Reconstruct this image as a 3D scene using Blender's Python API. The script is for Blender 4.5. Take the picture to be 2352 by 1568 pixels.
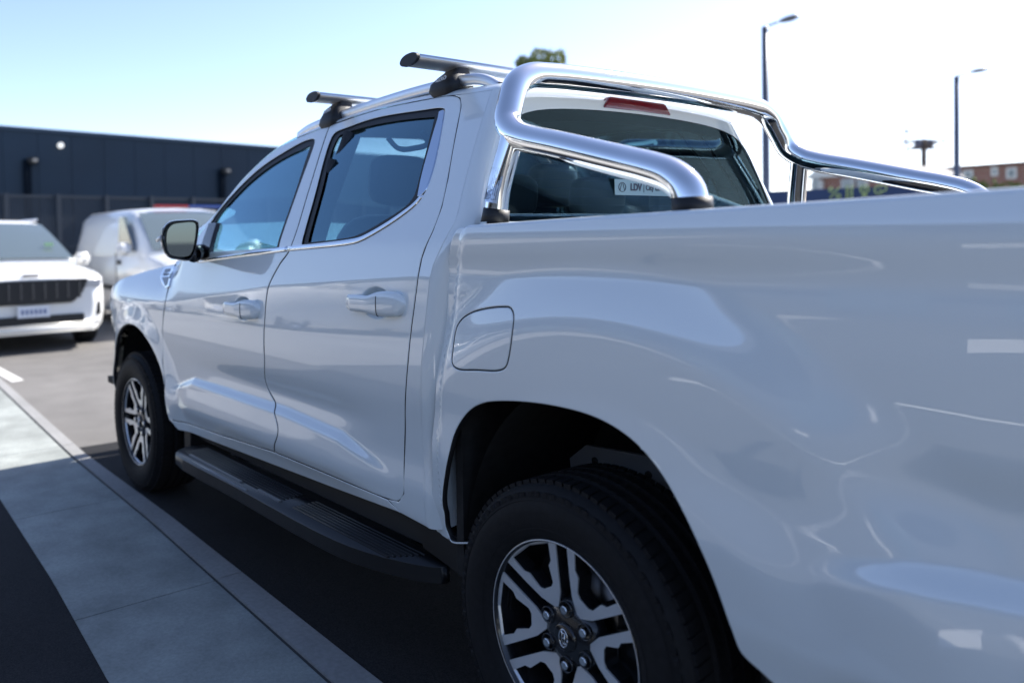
import bpy, bmesh, math, random
import numpy as np
from mathutils import Vector, Matrix
from mathutils.geometry import delaunay_2d_cdt
random.seed(7); np.random.seed(7)
SC = bpy.context.scene
for o in list(bpy.data.objects): bpy.data.objects.remove(o)
COL = SC.collection
PI = math.pi

# ------------------------------------------------------------------ camera
F, CX, CY, YAW, PITCH, ROLL = 1872.558, 943.15, 594.5, 0.92956, 0.02613, -0.01899
CAM = np.array([1.37332, -1.38664, 1.37308]); IW, IH = 2352.0, 1568.0
_d = np.array([-math.sin(YAW), math.cos(YAW), 0]); _r = np.array([math.cos(YAW), math.sin(YAW), 0]); _u = np.array([0, 0, 1.0])
_d2 = _d*math.cos(PITCH)-_u*math.sin(PITCH); _u2 = _u*math.cos(PITCH)+_d*math.sin(PITCH)
_r3 = _r*math.cos(ROLL)+_u2*math.sin(ROLL); _u3 = _u2*math.cos(ROLL)-_r*math.sin(ROLL)
cam = bpy.data.cameras.new('camera'); co = bpy.data.objects.new('camera', cam); COL.objects.link(co)
cam.sensor_width = 36; cam.lens = 36*F/IW
cam.shift_x = (IW/2-CX)/IW; cam.shift_y = -(IH/2-CY)/IW
cam.clip_start = .05; cam.clip_end = 3000
cam.dof.use_dof = True; cam.dof.focus_distance = 2.55; cam.dof.aperture_fstop = (cam.lens/1000)/.017
M = Matrix(((_r3[0], _u3[0], -_d2[0], CAM[0]), (_r3[1], _u3[1], -_d2[1], CAM[1]), (_r3[2], _u3[2], -_d2[2], CAM[2]), (0, 0, 0, 1)))
co.matrix_world = M
SC.camera = co
# ------------------------------------------------------------------ light
SUN_EL, SUN_AZ = math.radians(41), math.radians(-1)      # azimuth measured from +Y towards +X
w = bpy.data.worlds.new('World'); SC.world = w; w.use_nodes = True
nt = w.node_tree; bg = nt.nodes['Background']; bg.inputs['Strength'].default_value = .15
sky = nt.nodes.new('ShaderNodeTexSky'); sky.sky_type = 'NISHITA'; sky.sun_disc = False
sky.sun_elevation = SUN_EL; sky.sun_rotation = SUN_AZ; sky.air_density = .7; sky.dust_density = .4; sky.ozone_density = 2.4
tint = nt.nodes.new('ShaderNodeVectorMath'); tint.operation = 'MULTIPLY'; tint.inputs[1].default_value = (1.09, .965, .93)
nt.links.new(sky.outputs[0], tint.inputs[0]); nt.links.new(tint.outputs[0], bg.inputs[0])
sl = bpy.data.lights.new('sun', 'SUN'); so = bpy.data.objects.new('sun', sl); COL.objects.link(so)
sl.energy = 5.0; sl.angle = math.radians(.5); sl.color = (1, .95, .88)
sdir = Vector((math.sin(SUN_AZ)*math.cos(SUN_EL), math.cos(SUN_AZ)*math.cos(SUN_EL), math.sin(SUN_EL)))
so.rotation_euler = sdir.to_track_quat('Z', 'Y').to_euler()
SC.view_settings.view_transform = 'Standard'; SC.view_settings.look = 'None'
SC.view_settings.gamma = 1; SC.view_settings.use_curve_mapping = False
SC.view_settings.exposure = 1.12

# ------------------------------------------------------------------ ray helpers (photo point -> place in the world)
def ray(u, v):
    return _d2+_r3*(u-CX)/F-_u3*(v-CY)/F
def aty(u, v, y=0.0):
    D = ray(u, v); return CAM+D*(y-CAM[1])/D[1]
def atx(u, v, x):
    D = ray(u, v); return CAM+D*(x-CAM[0])/D[0]
def atz(u, v, z=0.0):
    D = ray(u, v); return CAM+D*(z-CAM[2])/D[2]
def atd(u, v, dep):
    return CAM+ray(u, v)*dep

# ------------------------------------------------------------------ materials
def mat(name, col, rough=.5, metal=0, coat=0, spec=.5, noise=None, bump=None, coat_rough=.03, trans=0, ior=1.45):
    m = bpy.data.materials.new(name); m.use_nodes = True
    n = m.node_tree; b = n.nodes['Principled BSDF']
    b.inputs['Base Color'].default_value = (*col, 1); b.inputs['Roughness'].default_value = rough
    b.inputs['Metallic'].default_value = metal; b.inputs['Coat Weight'].default_value = coat
    b.inputs['Coat Roughness'].default_value = coat_rough; b.inputs['Specular IOR Level'].default_value = spec
    b.inputs['Transmission Weight'].default_value = trans; b.inputs['IOR'].default_value = ior
    if noise:        # list of (scale, contrast) layers multiplied into the colour, object coordinates
        tc = n.nodes.new('ShaderNodeTexCoord'); prev = None
        for sc, amt, det in noise:
            t = n.nodes.new('ShaderNodeTexNoise'); t.inputs['Scale'].default_value = sc; t.inputs['Detail'].default_value = det
            n.links.new(tc.outputs['Object'], t.inputs['Vector'])
            mr = n.nodes.new('ShaderNodeMapRange'); mr.inputs[1].default_value = .3; mr.inputs[2].default_value = .7
            mr.inputs[3].default_value = 1-amt; mr.inputs[4].default_value = 1+amt
            n.links.new(t.outputs[0], mr.inputs[0])
            if prev is None: prev = mr.outputs[0]
            else:
                mm = n.nodes.new('ShaderNodeMath'); mm.operation = 'MULTIPLY'; n.links.new(prev, mm.inputs[0]); n.links.new(mr.outputs[0], mm.inputs[1]); prev = mm.outputs[0]
        vm = n.nodes.new('ShaderNodeVectorMath'); vm.operation = 'SCALE'; vm.inputs[0].default_value = col
        n.links.new(prev, vm.inputs['Scale']); n.links.new(vm.outputs[0], b.inputs['Base Color'])
    if bump:
        sc, dist, det = bump
        tc = n.nodes.new('ShaderNodeTexCoord'); t = n.nodes.new('ShaderNodeTexNoise'); t.inputs['Scale'].default_value = sc; t.inputs['Detail'].default_value = det
        n.links.new(tc.outputs['Object'], t.inputs['Vector'])
        bp = n.nodes.new('ShaderNodeBump'); bp.inputs['Distance'].default_value = dist; bp.inputs['Strength'].default_value = 1
        n.links.new(t.outputs[0], bp.inputs['Height']); n.links.new(bp.outputs[0], b.inputs['Normal'])
    return m
def thin_glass(name, tint, ior=1.52, rough=0.0, gain=2.6):
    m = bpy.data.materials.new(name); m.use_nodes = True; n = m.node_tree
    n.nodes.remove(n.nodes['Principled BSDF']); out = n.nodes['Material Output']
    tr = n.nodes.new('ShaderNodeBsdfTransparent'); tr.inputs[0].default_value = (*tint, 1)
    gl = n.nodes.new('ShaderNodeBsdfGlossy'); gl.inputs['Roughness'].default_value = rough; gl.inputs[0].default_value = (.50, .82, 1, 1)
    fr = n.nodes.new('ShaderNodeFresnel'); fr.inputs[0].default_value = ior
    mu = n.nodes.new('ShaderNodeMath'); mu.operation = 'MULTIPLY'; mu.inputs[1].default_value = gain; mu.use_clamp = True
    mx = n.nodes.new('ShaderNodeMixShader'); n.links.new(fr.outputs[0], mu.inputs[0]); n.links.new(mu.outputs[0], mx.inputs[0])
    n.links.new(tr.outputs[0], mx.inputs[1]); n.links.new(gl.outputs[0], mx.inputs[2]); n.links.new(mx.outputs[0], out.inputs[0])
    return m
WHITE = mat('white_paint', (.76, .82, .83), .32, coat=1.0, coat_rough=.012)
WHITE.node_tree.nodes['Principled BSDF'].inputs['Coat IOR'].default_value = 1.85
WHITE2 = mat('white_paint_far', (.80, .80, .78), .3, coat=.8)
CHROME = mat('chrome', (.86, .87, .88), .035, metal=1)
SATIN = mat('satin_aluminium', (.80, .81, .83), .36, metal=1)
BLACK = mat('black_plastic', (.009, .009, .010), .5, noise=[(300, .3, 2)], bump=(900, .0003, 2))
GLOSSB = mat('gloss_black', (.008, .008, .009), .12, coat=.5)
DARK = mat('dark_liner', (.012, .012, .012), .8, noise=[(30, .4, 4)])
SEAL_GAP = mat('seal_and_gap_shade', (.01, .01, .011), .5)  # window rubber; also darkens panel edges to stand for shut-line shade
RUBBER = mat('tyre_rubber', (.009, .009, .010), .7, spec=.3, noise=[(60, .25, 4)], bump=(400, .0004, 3))
ALLOY = mat('machined_alloy', (.80, .81, .82), .34, metal=.65, bump=(700, .00004, 2))
ALLOYD = mat('dark_alloy', (.02, .021, .024), .25, metal=.3, coat=.6)
STEELN = mat('lug_steel', (.8, .8, .8), .2, metal=1)
GLASS = thin_glass('tinted_glass', (.46, .62, .68))
GLASSR = thin_glass('rear_glass', (.55, .72, .78), gain=1.8)
CLEAR = thin_glass('clear_glass', (.75, .85, .82))
INT = mat('interior_grey', (.03, .033, .037), .8, noise=[(80, .2, 3)])
INTL = mat('interior_light', (.16, .165, .17), .8)
SEATM = mat('seat_leather', (.025, .028, .034), .5)
RED = mat('red_lens', (.20, .010, .014), .12, coat=1)
AMBER = mat('clear_lens', (.7, .7, .72), .1, coat=1)
MIRROR = mat('mirror_glass', (.13, .17, .20), .01, metal=1)
def ground_mat(name, col, stains, cracks=True):
    m = mat(name, col, .9, spec=.25, noise=stains, bump=(260, .0015, 5)); return m
ROADM = ground_mat('road_asphalt', (.160, .154, .146), [(.35, .14, 4), (3, .1, 5), (180, .3, 3)])
ASPHALT_SHADE = ground_mat('shaded_asphalt', (.020, .020, .0215), [(.35, .22, 4), (3, .12, 5), (180, .45, 3)])  # the road's asphalt with the shade around the truck put into its colour
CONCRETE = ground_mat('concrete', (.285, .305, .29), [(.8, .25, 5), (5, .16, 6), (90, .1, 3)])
CONCL = ground_mat('kerb_concrete', (.27, .27, .265), [(2, .12, 5), (60, .1, 3)])
GROOVE = mat('groove_dirt', (.05, .048, .045), .9)
NAVY = mat('navy_wall', (.008, .026, .050), .55, noise=[(.3, .2, 3)])
FENCEM = mat('dark_fence', (.02, .03, .045), .6)
BRICK = mat('brick', (.28, .11, .07), .9, noise=[(.8, .2, 5), (20, .2, 3)])
def set_brick(m):
    n = m.node_tree; b = n.nodes['Principled BSDF']; br = n.nodes.new('ShaderNodeTexBrick'); tc = n.nodes.new('ShaderNodeTexCoord')
    mp = n.nodes.new('ShaderNodeMapping'); mp.inputs['Rotation'].default_value = (PI/2, 0, 0)
    n.links.new(tc.outputs['Object'], mp.inputs[0]); n.links.new(mp.outputs[0], br.inputs[0])
    br.inputs['Scale'].default_value = 2.2; br.inputs['Color1'].default_value = (.26, .10, .07, 1); br.inputs['Color2'].default_value = (.33, .15, .10, 1); br.inputs['Mortar'].default_value = (.4, .36, .32, 1)
    n.links.new(br.outputs[0], b.inputs['Base Color'])
set_brick(BRICK)
CREAM = mat('cream_trim', (.72, .70, .64), .7)
WINDOWM = mat('window_dark', (.05, .07, .09), .15, coat=.5)
GRASS = mat('lawn', (.09, .13, .03), .9, noise=[(.5, .3, 4), (8, .3, 4)])
BANNER = mat('banner_navy', (.02, .045, .12), .5)
LIME = mat('banner_lime', (.45, .55, .22), .5)
POSTM = mat('galvanised_post', (.13, .14, .17), .4, metal=.5)
LEAF = mat('leaf', (.26, .29, .09), .7, noise=[(1.5, .4, 3)])
LEAF.node_tree.nodes['Principled BSDF'].inputs['Subsurface Weight'].default_value = 0
BARK = mat('bark', (.12, .09, .07), .9, noise=[(12, .3, 4)])
PRINT = mat('print_dark', (.05, .06, .09), .6)
PRINTW = mat('print_white', (.75, .77, .8), .6)
STICK = mat('sticker_film', (.27, .40, .43), .5)
LAMPW = mat('lamp_glass', (.9, .9, .88), .3); LAMPW.node_tree.nodes['Principled BSDF'].inputs['Emission Color'].default_value = (1, .97, .9, 1)
LAMPW.node_tree.nodes['Principled BSDF'].inputs['Emission Strength'].default_value = .35

# ------------------------------------------------------------------ object helpers
def link(name, me, m=None, parent=None, smooth=False, label=None):
    o = bpy.data.objects.new(name, me); COL.objects.link(o)
    if m is not None and not me.materials: me.materials.append(m)
    if smooth:
        for p in me.polygons: p.use_smooth = True
    if parent is not None: o.parent = parent
    if label: o['label'] = label
    return o
def thing(name, label, cat, loc=(0, 0, 0), rz=0, group=None):
    o = bpy.data.objects.new(name, None); COL.objects.link(o); o.location = loc; o.rotation_euler = (0, 0, rz)
    o.empty_display_size = .1
    o['label'] = label; o['category'] = cat
    if group: o['group'] = group
    return o
def tag(o, label, cat, group=None):
    o['label'] = label; o['category'] = cat
    if group: o['group'] = group
    return o
def mesh(name, V, Fc): 
    me = bpy.data.meshes.new(name); me.from_pydata([tuple(map(float, v)) for v in V], [], Fc); me.update(); return me
def box(bm, a, b):
    x0, y0, z0 = a; x1, y1, z1 = b
    v = [bm.verts.new(c) for c in ((x0, y0, z0), (x1, y0, z0), (x1, y1, z0), (x0, y1, z0), (x0, y0, z1), (x1, y0, z1), (x1, y1, z1), (x0, y1, z1))]
    for f in ((0, 3, 2, 1), (4, 5, 6, 7), (0, 1, 5, 4), (1, 2, 6, 5), (2, 3, 7, 6), (3, 0, 4, 7)): bm.faces.new([v[i] for i in f])
def bmo(name, bm, m, parent=None, bevel=0, smooth=False, seg=2):
    if bevel: bmesh.ops.bevel(bm, geom=bm.edges[:]+bm.verts[:], offset=bevel, segments=seg, affect='EDGES', clamp_overlap=True)
    bmesh.ops.recalc_face_normals(bm, faces=bm.faces[:])
    me = bpy.data.meshes.new(name); bm.to_mesh(me); bm.free()
    return link(name, me, m, parent, smooth)
def boxo(name, a, b, m, parent=None, bevel=0, smooth=False):
    bm = bmesh.new(); box(bm, a, b); return bmo(name, bm, m, parent, bevel, smooth, 4 if bevel > .03 else 2)
def catmull(P, n=10, closed=False, corners=()):
    """smooth polyline through P; indices in corners stay sharp"""
    P = [np.array(p, float) for p in P]; N = len(P); out = []
    rng = N if closed else N-1
    for i in range(rng):
        p1 = P[i]; p2 = P[(i+1) % N]
        p0 = P[i-1] if (closed or i > 0) else 2*p1-p2
        p3 = P[(i+2) % N] if (closed or i+2 < N) else 2*p2-p1
        if i in corners: p0 = 2*p1-p2
        if (i+1) % N in corners: p3 = 2*p2-p1
        t0 = 0; t1 = max(np.linalg.norm(p1-p0), 1e-9)**.5; t2 = t1+max(np.linalg.norm(p2-p1), 1e-9)**.5; t3 = t2+max(np.linalg.norm(p3-p2), 1e-9)**.5
        for k in range(n):
            t = t1+(t2-t1)*k/n
            A1 = (t1-t)/(t1-t0)*p0+(t-t0)/(t1-t0)*p1; A2 = (t2-t)/(t2-t1)*p1+(t-t1)/(t2-t1)*p2; A3 = (t3-t)/(t3-t2)*p2+(t-t2)/(t3-t2)*p3
            B1 = (t2-t)/(t2-t0)*A1+(t-t0)/(t2-t0)*A2; B2 = (t3-t)/(t3-t1)*A2+(t-t1)/(t3-t1)*A3
            out.append((t2-t)/(t2-t1)*B1+(t-t1)/(t2-t1)*B2)
    if not closed: out.append(P[-1])
    return out
def tube(name, path, rad, m, parent=None, seg=28, squash=1.0, caps=True, up=(0, 0, 1)):
    """swept round bar; rad number or list"""
    P = [np.array(p, float) for p in path]; N = len(P)
    T = [P[min(i+1, N-1)]-P[max(i-1, 0)] for i in range(N)]; T = [t/np.linalg.norm(t) for t in T]
    nrm = np.cross(T[0], np.array(up, float))
    if np.linalg.norm(nrm) < .1: nrm = np.cross(T[0], np.array((1., 0, 0)))
    nrm /= np.linalg.norm(nrm); V = []; Fc = []
    for i in range(N):
        nrm = nrm-T[i]*(nrm@T[i]); nrm /= np.linalg.norm(nrm); b = np.cross(T[i], nrm)
        r = rad[i] if hasattr(rad, '__len__') else rad
        for k in range(seg):
            a = 2*PI*k/seg; V.append(P[i]+nrm*math.cos(a)*r+b*math.sin(a)*r*squash)
    for i in range(N-1):
        for k in range(seg):
            a = i*seg+k; b2 = i*seg+(k+1) % seg; Fc.append((a, b2, b2+seg, a+seg))
    if caps:
        Fc.append(tuple(range(seg))[::-1]); Fc.append(tuple((N-1)*seg+k for k in range(seg)))
    me = mesh(name, V, Fc)
    o = link(name, me, m, parent)
    for p in me.polygons: p.use_smooth = len(p.vertices) == 4
    return o
def pillow(name, a, b, m, parent, p=.45):
    c = [(i+j)/2 for i, j in zip(a, b)]; h = [abs(j-i)/2 for i, j in zip(a, b)]; V = []; Fc = []; NU, NV = 24, 13
    e = lambda v: math.copysign(abs(v)**p, v)
    for i in range(NV):
        la = -PI/2+PI*i/(NV-1)
        for k in range(NU):
            lo = 2*PI*k/NU; V.append((c[0]+h[0]*e(math.cos(la))*e(math.cos(lo)), c[1]+h[1]*e(math.cos(la))*e(math.sin(lo)), c[2]+h[2]*e(math.sin(la))))
    for i in range(NV-1):
        for k in range(NU): Fc.append((i*NU+k, i*NU+(k+1) % NU, (i+1)*NU+(k+1) % NU, (i+1)*NU+k))
    return link(name, mesh(name, V, Fc), m, parent, True)
def prism(name, pts, a, b, axis, m, parent=None, bevel=0, smooth=False):
    """extrude a 2-D outline between a and b along axis"""
    def mk(p, t):
        return {'x': (t, p[0], p[1]), 'y': (p[0], t, p[1]), 'z': (p[0], p[1], t)}[axis]
    bm = bmesh.new(); A = [bm.verts.new(mk(p, a)) for p in pts]; B = [bm.verts.new(mk(p, b)) for p in pts]
    bm.faces.new(A); bm.faces.new(B[::-1])
    for i in range(len(pts)):
        j = (i+1) % len(pts); bm.faces.new((A[i], A[j], B[j], B[i]))
    return bmo(name, bm, m, parent, bevel, smooth)
def lathe(name, prof, m, parent=None, seg=96, centre=(0, 0, 0), flip=1):
    """revolve (radius, y) profile round the Y axis"""
    V = []; Fc = []; n = len(prof)
    for k in range(seg):
        a = 2*PI*k/seg
        for r, y in prof: V.append((centre[0]+r*math.cos(a), centre[1]+y, centre[2]+r*math.sin(a)))
    for k in range(seg):
        for i in range(n-1):
            a = k*n+i; b = ((k+1) % seg)*n+i; Fc.append((a, a+1, b+1, b))
    me = mesh(name, V, Fc); return link(name, me, m, parent, True)
def text_mesh(name, body, size, m, parent, mw, extrude=.0006, bold=0.0, spacing=1.0):
    cu = bpy.data.curves.new(name, 'FONT'); cu.body = body; cu.size = size; cu.extrude = extrude; cu.offset = bold; cu.align_x = 'CENTER'; cu.align_y = 'CENTER'; cu.space_character = spacing
    t = bpy.data.objects.new(name, cu); COL.objects.link(t); bpy.context.view_layer.update()
    me = bpy.data.meshes.new_from_object(t.evaluated_get(bpy.context.evaluated_depsgraph_get()))
    bpy.data.objects.remove(t); o = link(name, me, m, parent); o.matrix_local = mw; return o
def frame(origin, xax, yax):
    X = Vector(xax).normalized(); Y = Vector(yax); Z = X.cross(Y).normalized(); Y = Z.cross(X)
    o = Vector(origin); return Matrix(((X.x, Y.x, Z.x, o.x), (X.y, Y.y, Z.y, o.y), (X.z, Y.z, Z.z, o.z), (0, 0, 0, 1)))

# ------------------------------------------------------------------ body side surface  y = S(x, z)
def sstep(a, b, x):
    t = np.clip((x-a)/(b-a), 0, 1); return t*t*(3-2*t)
def crease_z(x): return np.interp(x, [-3.2, -2.47, -1.47, -.6, -.42], [1.045, 1.08, 1.192, 1.25, 1.256])
_zz = np.linspace(.2, 2.2, 2001)
def smooth_table(kn, s):
    y = np.interp(_zz, [k[0] for k in kn], [k[1] for k in kn]); n = int(4*s/.001); g = np.exp(-.5*(np.arange(-n, n+1)*.001/s)**2); g /= g.sum()
    return np.convolve(np.pad(y, n, mode='edge'), g, 'valid')
T_DOOR = smooth_table([(.2, .14), (.44, .105), (.52, .082), (.60, .072), (.70, .080), (.80, .073), (.88, .0615), (.95, .0555), (1.02, .0525), (1.10, .0550), (1.25, .062), (1.4, .066), (2.2, .066)], .022)
BUL_X = [-2.6, -2.3, -1.4, -1.0, -.66]; BUL_Z = [.62, .70, .70, .68, .60]
BB_X = [.55, .66, .80, 1.2]; BB_Z = [.66, .74, .77, .80]
DOOR_LINES = [[np.array([x, float(np.interp(x, BUL_X, BUL_Z))+d]) for x in np.linspace(-2.55, -.68, 90)] for d in (-.006, .004, .014, .024, .034, .044)]
DOOR_LINES += [[np.array([x, float(crease_z(x))+d]) for x in np.linspace(-2.9, -.3, 90)] for d in (-.008, 0, .008)]
T_BED = smooth_table([(.2, .13), (.50, .10), (.60, .072), (.74, .060), (.86, .066), (1.0, .054), (1.15, .044), (1.24, .042), (1.33, .050), (1.385, .060), (1.45, .075)], .02)
def S_cab(x, z):
    x = np.asarray(x, float); z = np.asarray(z, float); zc = crease_z(x)
    y = np.interp(z, _zz, T_DOOR)
    # lower bulge with its crease, fading out at both ends of the doors
    wx = sstep(-2.62, -2.35, x)*(1-sstep(-1.05, -.66, x))
    top = .735-.0*x
    zt = np.interp(x, BUL_X, BUL_Z)
    y = y-.022*wx*(1-sstep(0, 1, (z-zt)/.04))*sstep(.50, .60, z)
    # scallop above it
    wr = sstep(-2.35, -1.9, x)*(1-sstep(-1.1, -.72, x))
    zr = .80+.0*x
    y = y+.009*wr*np.exp(-((z-zr+.02)/.05)**2)
    # shoulder crease
    d = z-zc
    k = .0035
    y = y+np.where(d > 0, .17*(np.sqrt(d*d+k*k)-k), 0)
    y = y+np.where((d < 0) & (d > -.10), 0.0, 0)
    # greenhouse
    g = z-1.36
    sp = .5*(g+np.sqrt(g*g+.02**2))
    y = y+.27*sp+.20*sp*sp
    # nose taper
    t = np.clip(-3.33-x, 0, None); y = y+.42*t*t
    fz = np.clip(z-1.06, 0, None); wf = 1-sstep(-2.75, -2.45, x); y = y+wf*(1.9*fz*fz)
    # front arch flare
    r = np.hypot(x+3.09, (z-.40)); y = y-.024*(1-sstep(.50, .66, r))*(x < -2.4)
    return y
def S_bed(x, z, edge=1.0):
    x = np.asarray(x, float); z = np.asarray(z, float)
    y = np.interp(z, _zz, T_BED)+0*x
    r = np.hypot((x-.11)*.93, (z-.40)*.98)
    up = sstep(.35, .75, z)
    y = y+.036*sstep(.72, .90, r)*up*(1-sstep(1.26, 1.39, z))*(1-sstep(.95, 1.35, x))*(1-.35*sstep(.4, .9, x))
    y = y-.010*(1-sstep(.47, .60, r))
    # low bulge behind the wheel
    zt = np.interp(x, BB_X, BB_Z); wx = sstep(.58, .80, x)
    y = y-.020*wx*(1-sstep(0, 1, (z-zt)/.06))*sstep(.50, .60, z)
    y = y+.012*wx*np.exp(-((z-.93)/.06)**2)
    # leading edge rounds into the gap behind the cab
    xe = np.interp(z, [.54, .68, .80, .93, 1.06, 1.16, 1.28, 1.40], [-.462, -.47, -.467, -.449, -.429, -.406, -.384, -.333])
    e = np.clip((.035-(x-xe))/.035, 0, .97)*edge; y = y+.014*(1-np.sqrt(np.clip(1-e**2, 0, 1)))
    # tail taper
    y = y+.9*np.clip(x-1.25, 0, None)**2
    return y
CUPS = []       # (x, z, rx, rz, depth) handle cups
def S_cabc(x, z):
    y = S_cab(x, z)
    for cx, cz, rx, rz, dp in CUPS:
        q = ((x-cx)/rx)**2+((z-cz)/rz)**2
        y = y+dp*(1-sstep(.55, 1.0, np.sqrt(q)))
    return y
def hit(u, v, S):
    y = .06
    for _ in range(12):
        P = aty(u, v, y); y = float(S(P[0], P[2]))
    P = aty(u, v, y); return np.array([P[0], P[2]])
def trace(L, S): return [hit(u, v, S) for u, v in L]
def resample(P, step, closed=True):
    P = np.array(P); Q = np.vstack([P, P[:1]]) if closed else P
    d = np.hypot(*(np.diff(Q, axis=0).T)); keep = np.r_[True, d > 1e-6]; Q = Q[keep] if len(keep) == len(Q) else Q
    d = np.hypot(*(np.diff(Q, axis=0).T)); s = np.r_[0, np.cumsum(d)]; n = max(3, int(s[-1]/step)); t = np.linspace(0, s[-1], n+1)
    R = np.c_[np.interp(t, s, Q[:, 0]), np.interp(t, s, Q[:, 1])]
    return R[:-1] if closed else R
def area(P): x, y = P[:, 0], P[:, 1]; return .5*np.sum(x*np.roll(y, -1)-np.roll(x, -1)*y)
def offset(P, d):
    """move closed loop inward by d (CCW loops shrink)"""
    P = np.array(P); a = np.roll(P, 1, 0); b = np.roll(P, -1, 0); t = b-a; t /= np.linalg.norm(t, axis=1)[:, None]+1e-12
    n = np.c_[-t[:, 1], t[:, 0]]
    return P+n*d, -n
def inside(P, pts):
    x, y = pts[:, 0], pts[:, 1]; r = np.zeros(len(pts), bool); n = len(P); j = n-1
    for i in range(n):
        xi, yi = P[i]; xj, yj = P[j]
        if yi != yj:
            c = ((yi > y) != (yj > y)) & (x < (xj-xi)*(y-yi)/(yj-yi)+xi); r ^= c
        j = i
    return r
def grad(S, x, z):
    e = .0015; return (S(x+e, z)-S(x-e, z))/(2*e), (S(x, z+e)-S(x, z-e))/(2*e)
def panel(name, outer, holes, S, m, parent, gap=.0027, grid=.022, step=.012, lip=.022, fine=(), side=0, rim=.0035, axis='y', bevel=True, label=None, edge_mat=None, holegap=0.0, round_y=.0015, lines=()):
    """sheet cut to an outline lying on the surface S, its edges rounded over and turned in"""
    loops = []
    for k, L in enumerate([outer]+list(holes)):
        P = resample(L, step)
        if area(P) < 0: P = P[::-1]
        g = gap if k == 0 else -holegap
        P, _ = offset(P, g)
        loops.append((P, 1 if k == 0 else -1))
    pts = []; edges = []; info = []
    def add(P):
        s = len(pts); n = len(P); pts.extend(map(tuple, P)); edges.extend((s+i, s+(i+1) % n) for i in range(n)); return s, n
    for P, sg in loops:
        P1, nout = offset(P, rim*sg); s, n = add(P); info.append((s, n, nout*sg)); add(P1)
    for L in lines:
        P = resample(L, step*.8, closed=False); P = P[inside(loops[0][0], P)]
        db = np.sqrt(((P[:, None]-loops[0][0][None])**2).sum(2)).min(1) if len(P) else np.zeros(0)
        P = P[db > rim*1.6]
        if len(P) > 2: s0 = len(pts); pts.extend(map(tuple, P)); edges.extend((s0+i, s0+i+1) for i in range(len(P)-1) if np.hypot(*(P[i+1]-P[i])) < step*2)
    bo = loops[0][0]; x0, z0 = bo.min(0); x1, z1 = bo.max(0)
    gx, gz = np.meshgrid(np.arange(x0, x1, grid), np.arange(z0, z1, grid*.7)); gx[::2] += grid/2
    G = np.c_[gx.ravel(), gz.ravel()]
    G = G[~np.any([((np.abs(G[:, 0]-f[0]) < f[2]) & (np.abs(G[:, 1]-f[1]) < f[3])) for f in fine], axis=0)] if len(fine) else G
    for f in fine:
        a, b = np.meshgrid(np.arange(f[0]-f[2], f[0]+f[2], f[4]), np.arange(f[1]-f[3], f[1]+f[3], f[4])); G = np.vstack([G, np.c_[a.ravel(), b.ravel()]])
    ok = inside(bo, G)
    for P, sg in loops[1:]: ok &= ~inside(P, G)
    G = G[ok]
    allb = np.array(pts); dm = np.full(len(G), 9.)
    for i in range(0, len(allb), 200): dm = np.minimum(dm, np.sqrt(((G[:, None]-allb[None, i:i+200])**2).sum(2)).min(1))
    G = G[dm > min(grid, step)*.45]
    pts += [tuple(g) for g in G]
    vs, es, fs, ov, oe, of = delaunay_2d_cdt([Vector(p) for p in pts], edges, [], 0, 1e-6)
    V2 = np.array([tuple(v) for v in vs]); T = np.array([f for f in fs if len(f) == 3])
    c = V2[T].mean(1); ok = inside(loops[0][0], c)
    for P, sg in loops[1:]: ok &= ~inside(P, c)
    T = T[ok]
    a2 = (V2[T[:, 1]]-V2[T[:, 0]]); b2 = (V2[T[:, 2]]-V2[T[:, 0]]); T[(a2[:, 0]*b2[:, 1]-a2[:, 1]*b2[:, 0]) < 0] = T[(a2[:, 0]*b2[:, 1]-a2[:, 1]*b2[:, 0]) < 0][:, ::-1]
    Y = S(V2[:, 0], V2[:, 1]); gx_, gz_ = grad(S, V2[:, 0], V2[:, 1])
    Nn = np.c_[gx_, -np.ones(len(V2)), gz_]; Nn /= np.linalg.norm(Nn, axis=1)[:, None]
    V = [[p[0], y, p[1]] for p, y in zip(V2, Y)]; Nn = list(Nn)
    Fc = [tuple(int(i) for i in t) for t in T]
    nface = len(Fc); omap = {}
    for i, o_ in enumerate(ov):
        for k in o_: omap[k] = i
    for s, n, nout in info:
        ids = [omap.get(s+i) for i in range(n)]
        base = len(V)
        for i in range(n):
            id_ = ids[i]; nv = np.array([nout[i][0], 0, nout[i][1]])
            if bevel:
                V[id_][1] += round_y
                Nn[id_] = Nn[id_]*.6+nv*.8; Nn[id_] /= np.linalg.norm(Nn[id_])
            V.append([V[id_][0]+nv[0]*.0006, V[id_][1]+lip, V[id_][2]+nv[2]*.0006]); Nn.append(nv)
        for i in range(n):
            j = (i+1) % n; a, b = ids[i], ids[j]; q = (b, a, base+i, base+j)
            Fc.append(q)
    if axis == 'x':      # surface x = S(y, z)
        V = [[v[1], v[0], v[2]] for v in V]; Nn = [(n_[1]*-1 if False else -n_[1], n_[0], n_[2]) for n_ in Nn]
    me = bpy.data.meshes.new(name); me.from_pydata([tuple(map(float, v)) for v in V], [], Fc); me.update()
    for p in me.polygons: p.use_smooth = True
    me.normals_split_custom_set_from_vertices([Vector(tuple(map(float, n_))).normalized() for n_ in Nn])
    o_ = link(name, me, m, parent, label=label)
    if edge_mat is not None:  # edge faces coloured dark for the shade inside the shut lines
        me.materials.append(edge_mat)
        for p in me.polygons:
            if p.index >= nface: p.material_index = 1
    return o_
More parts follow.
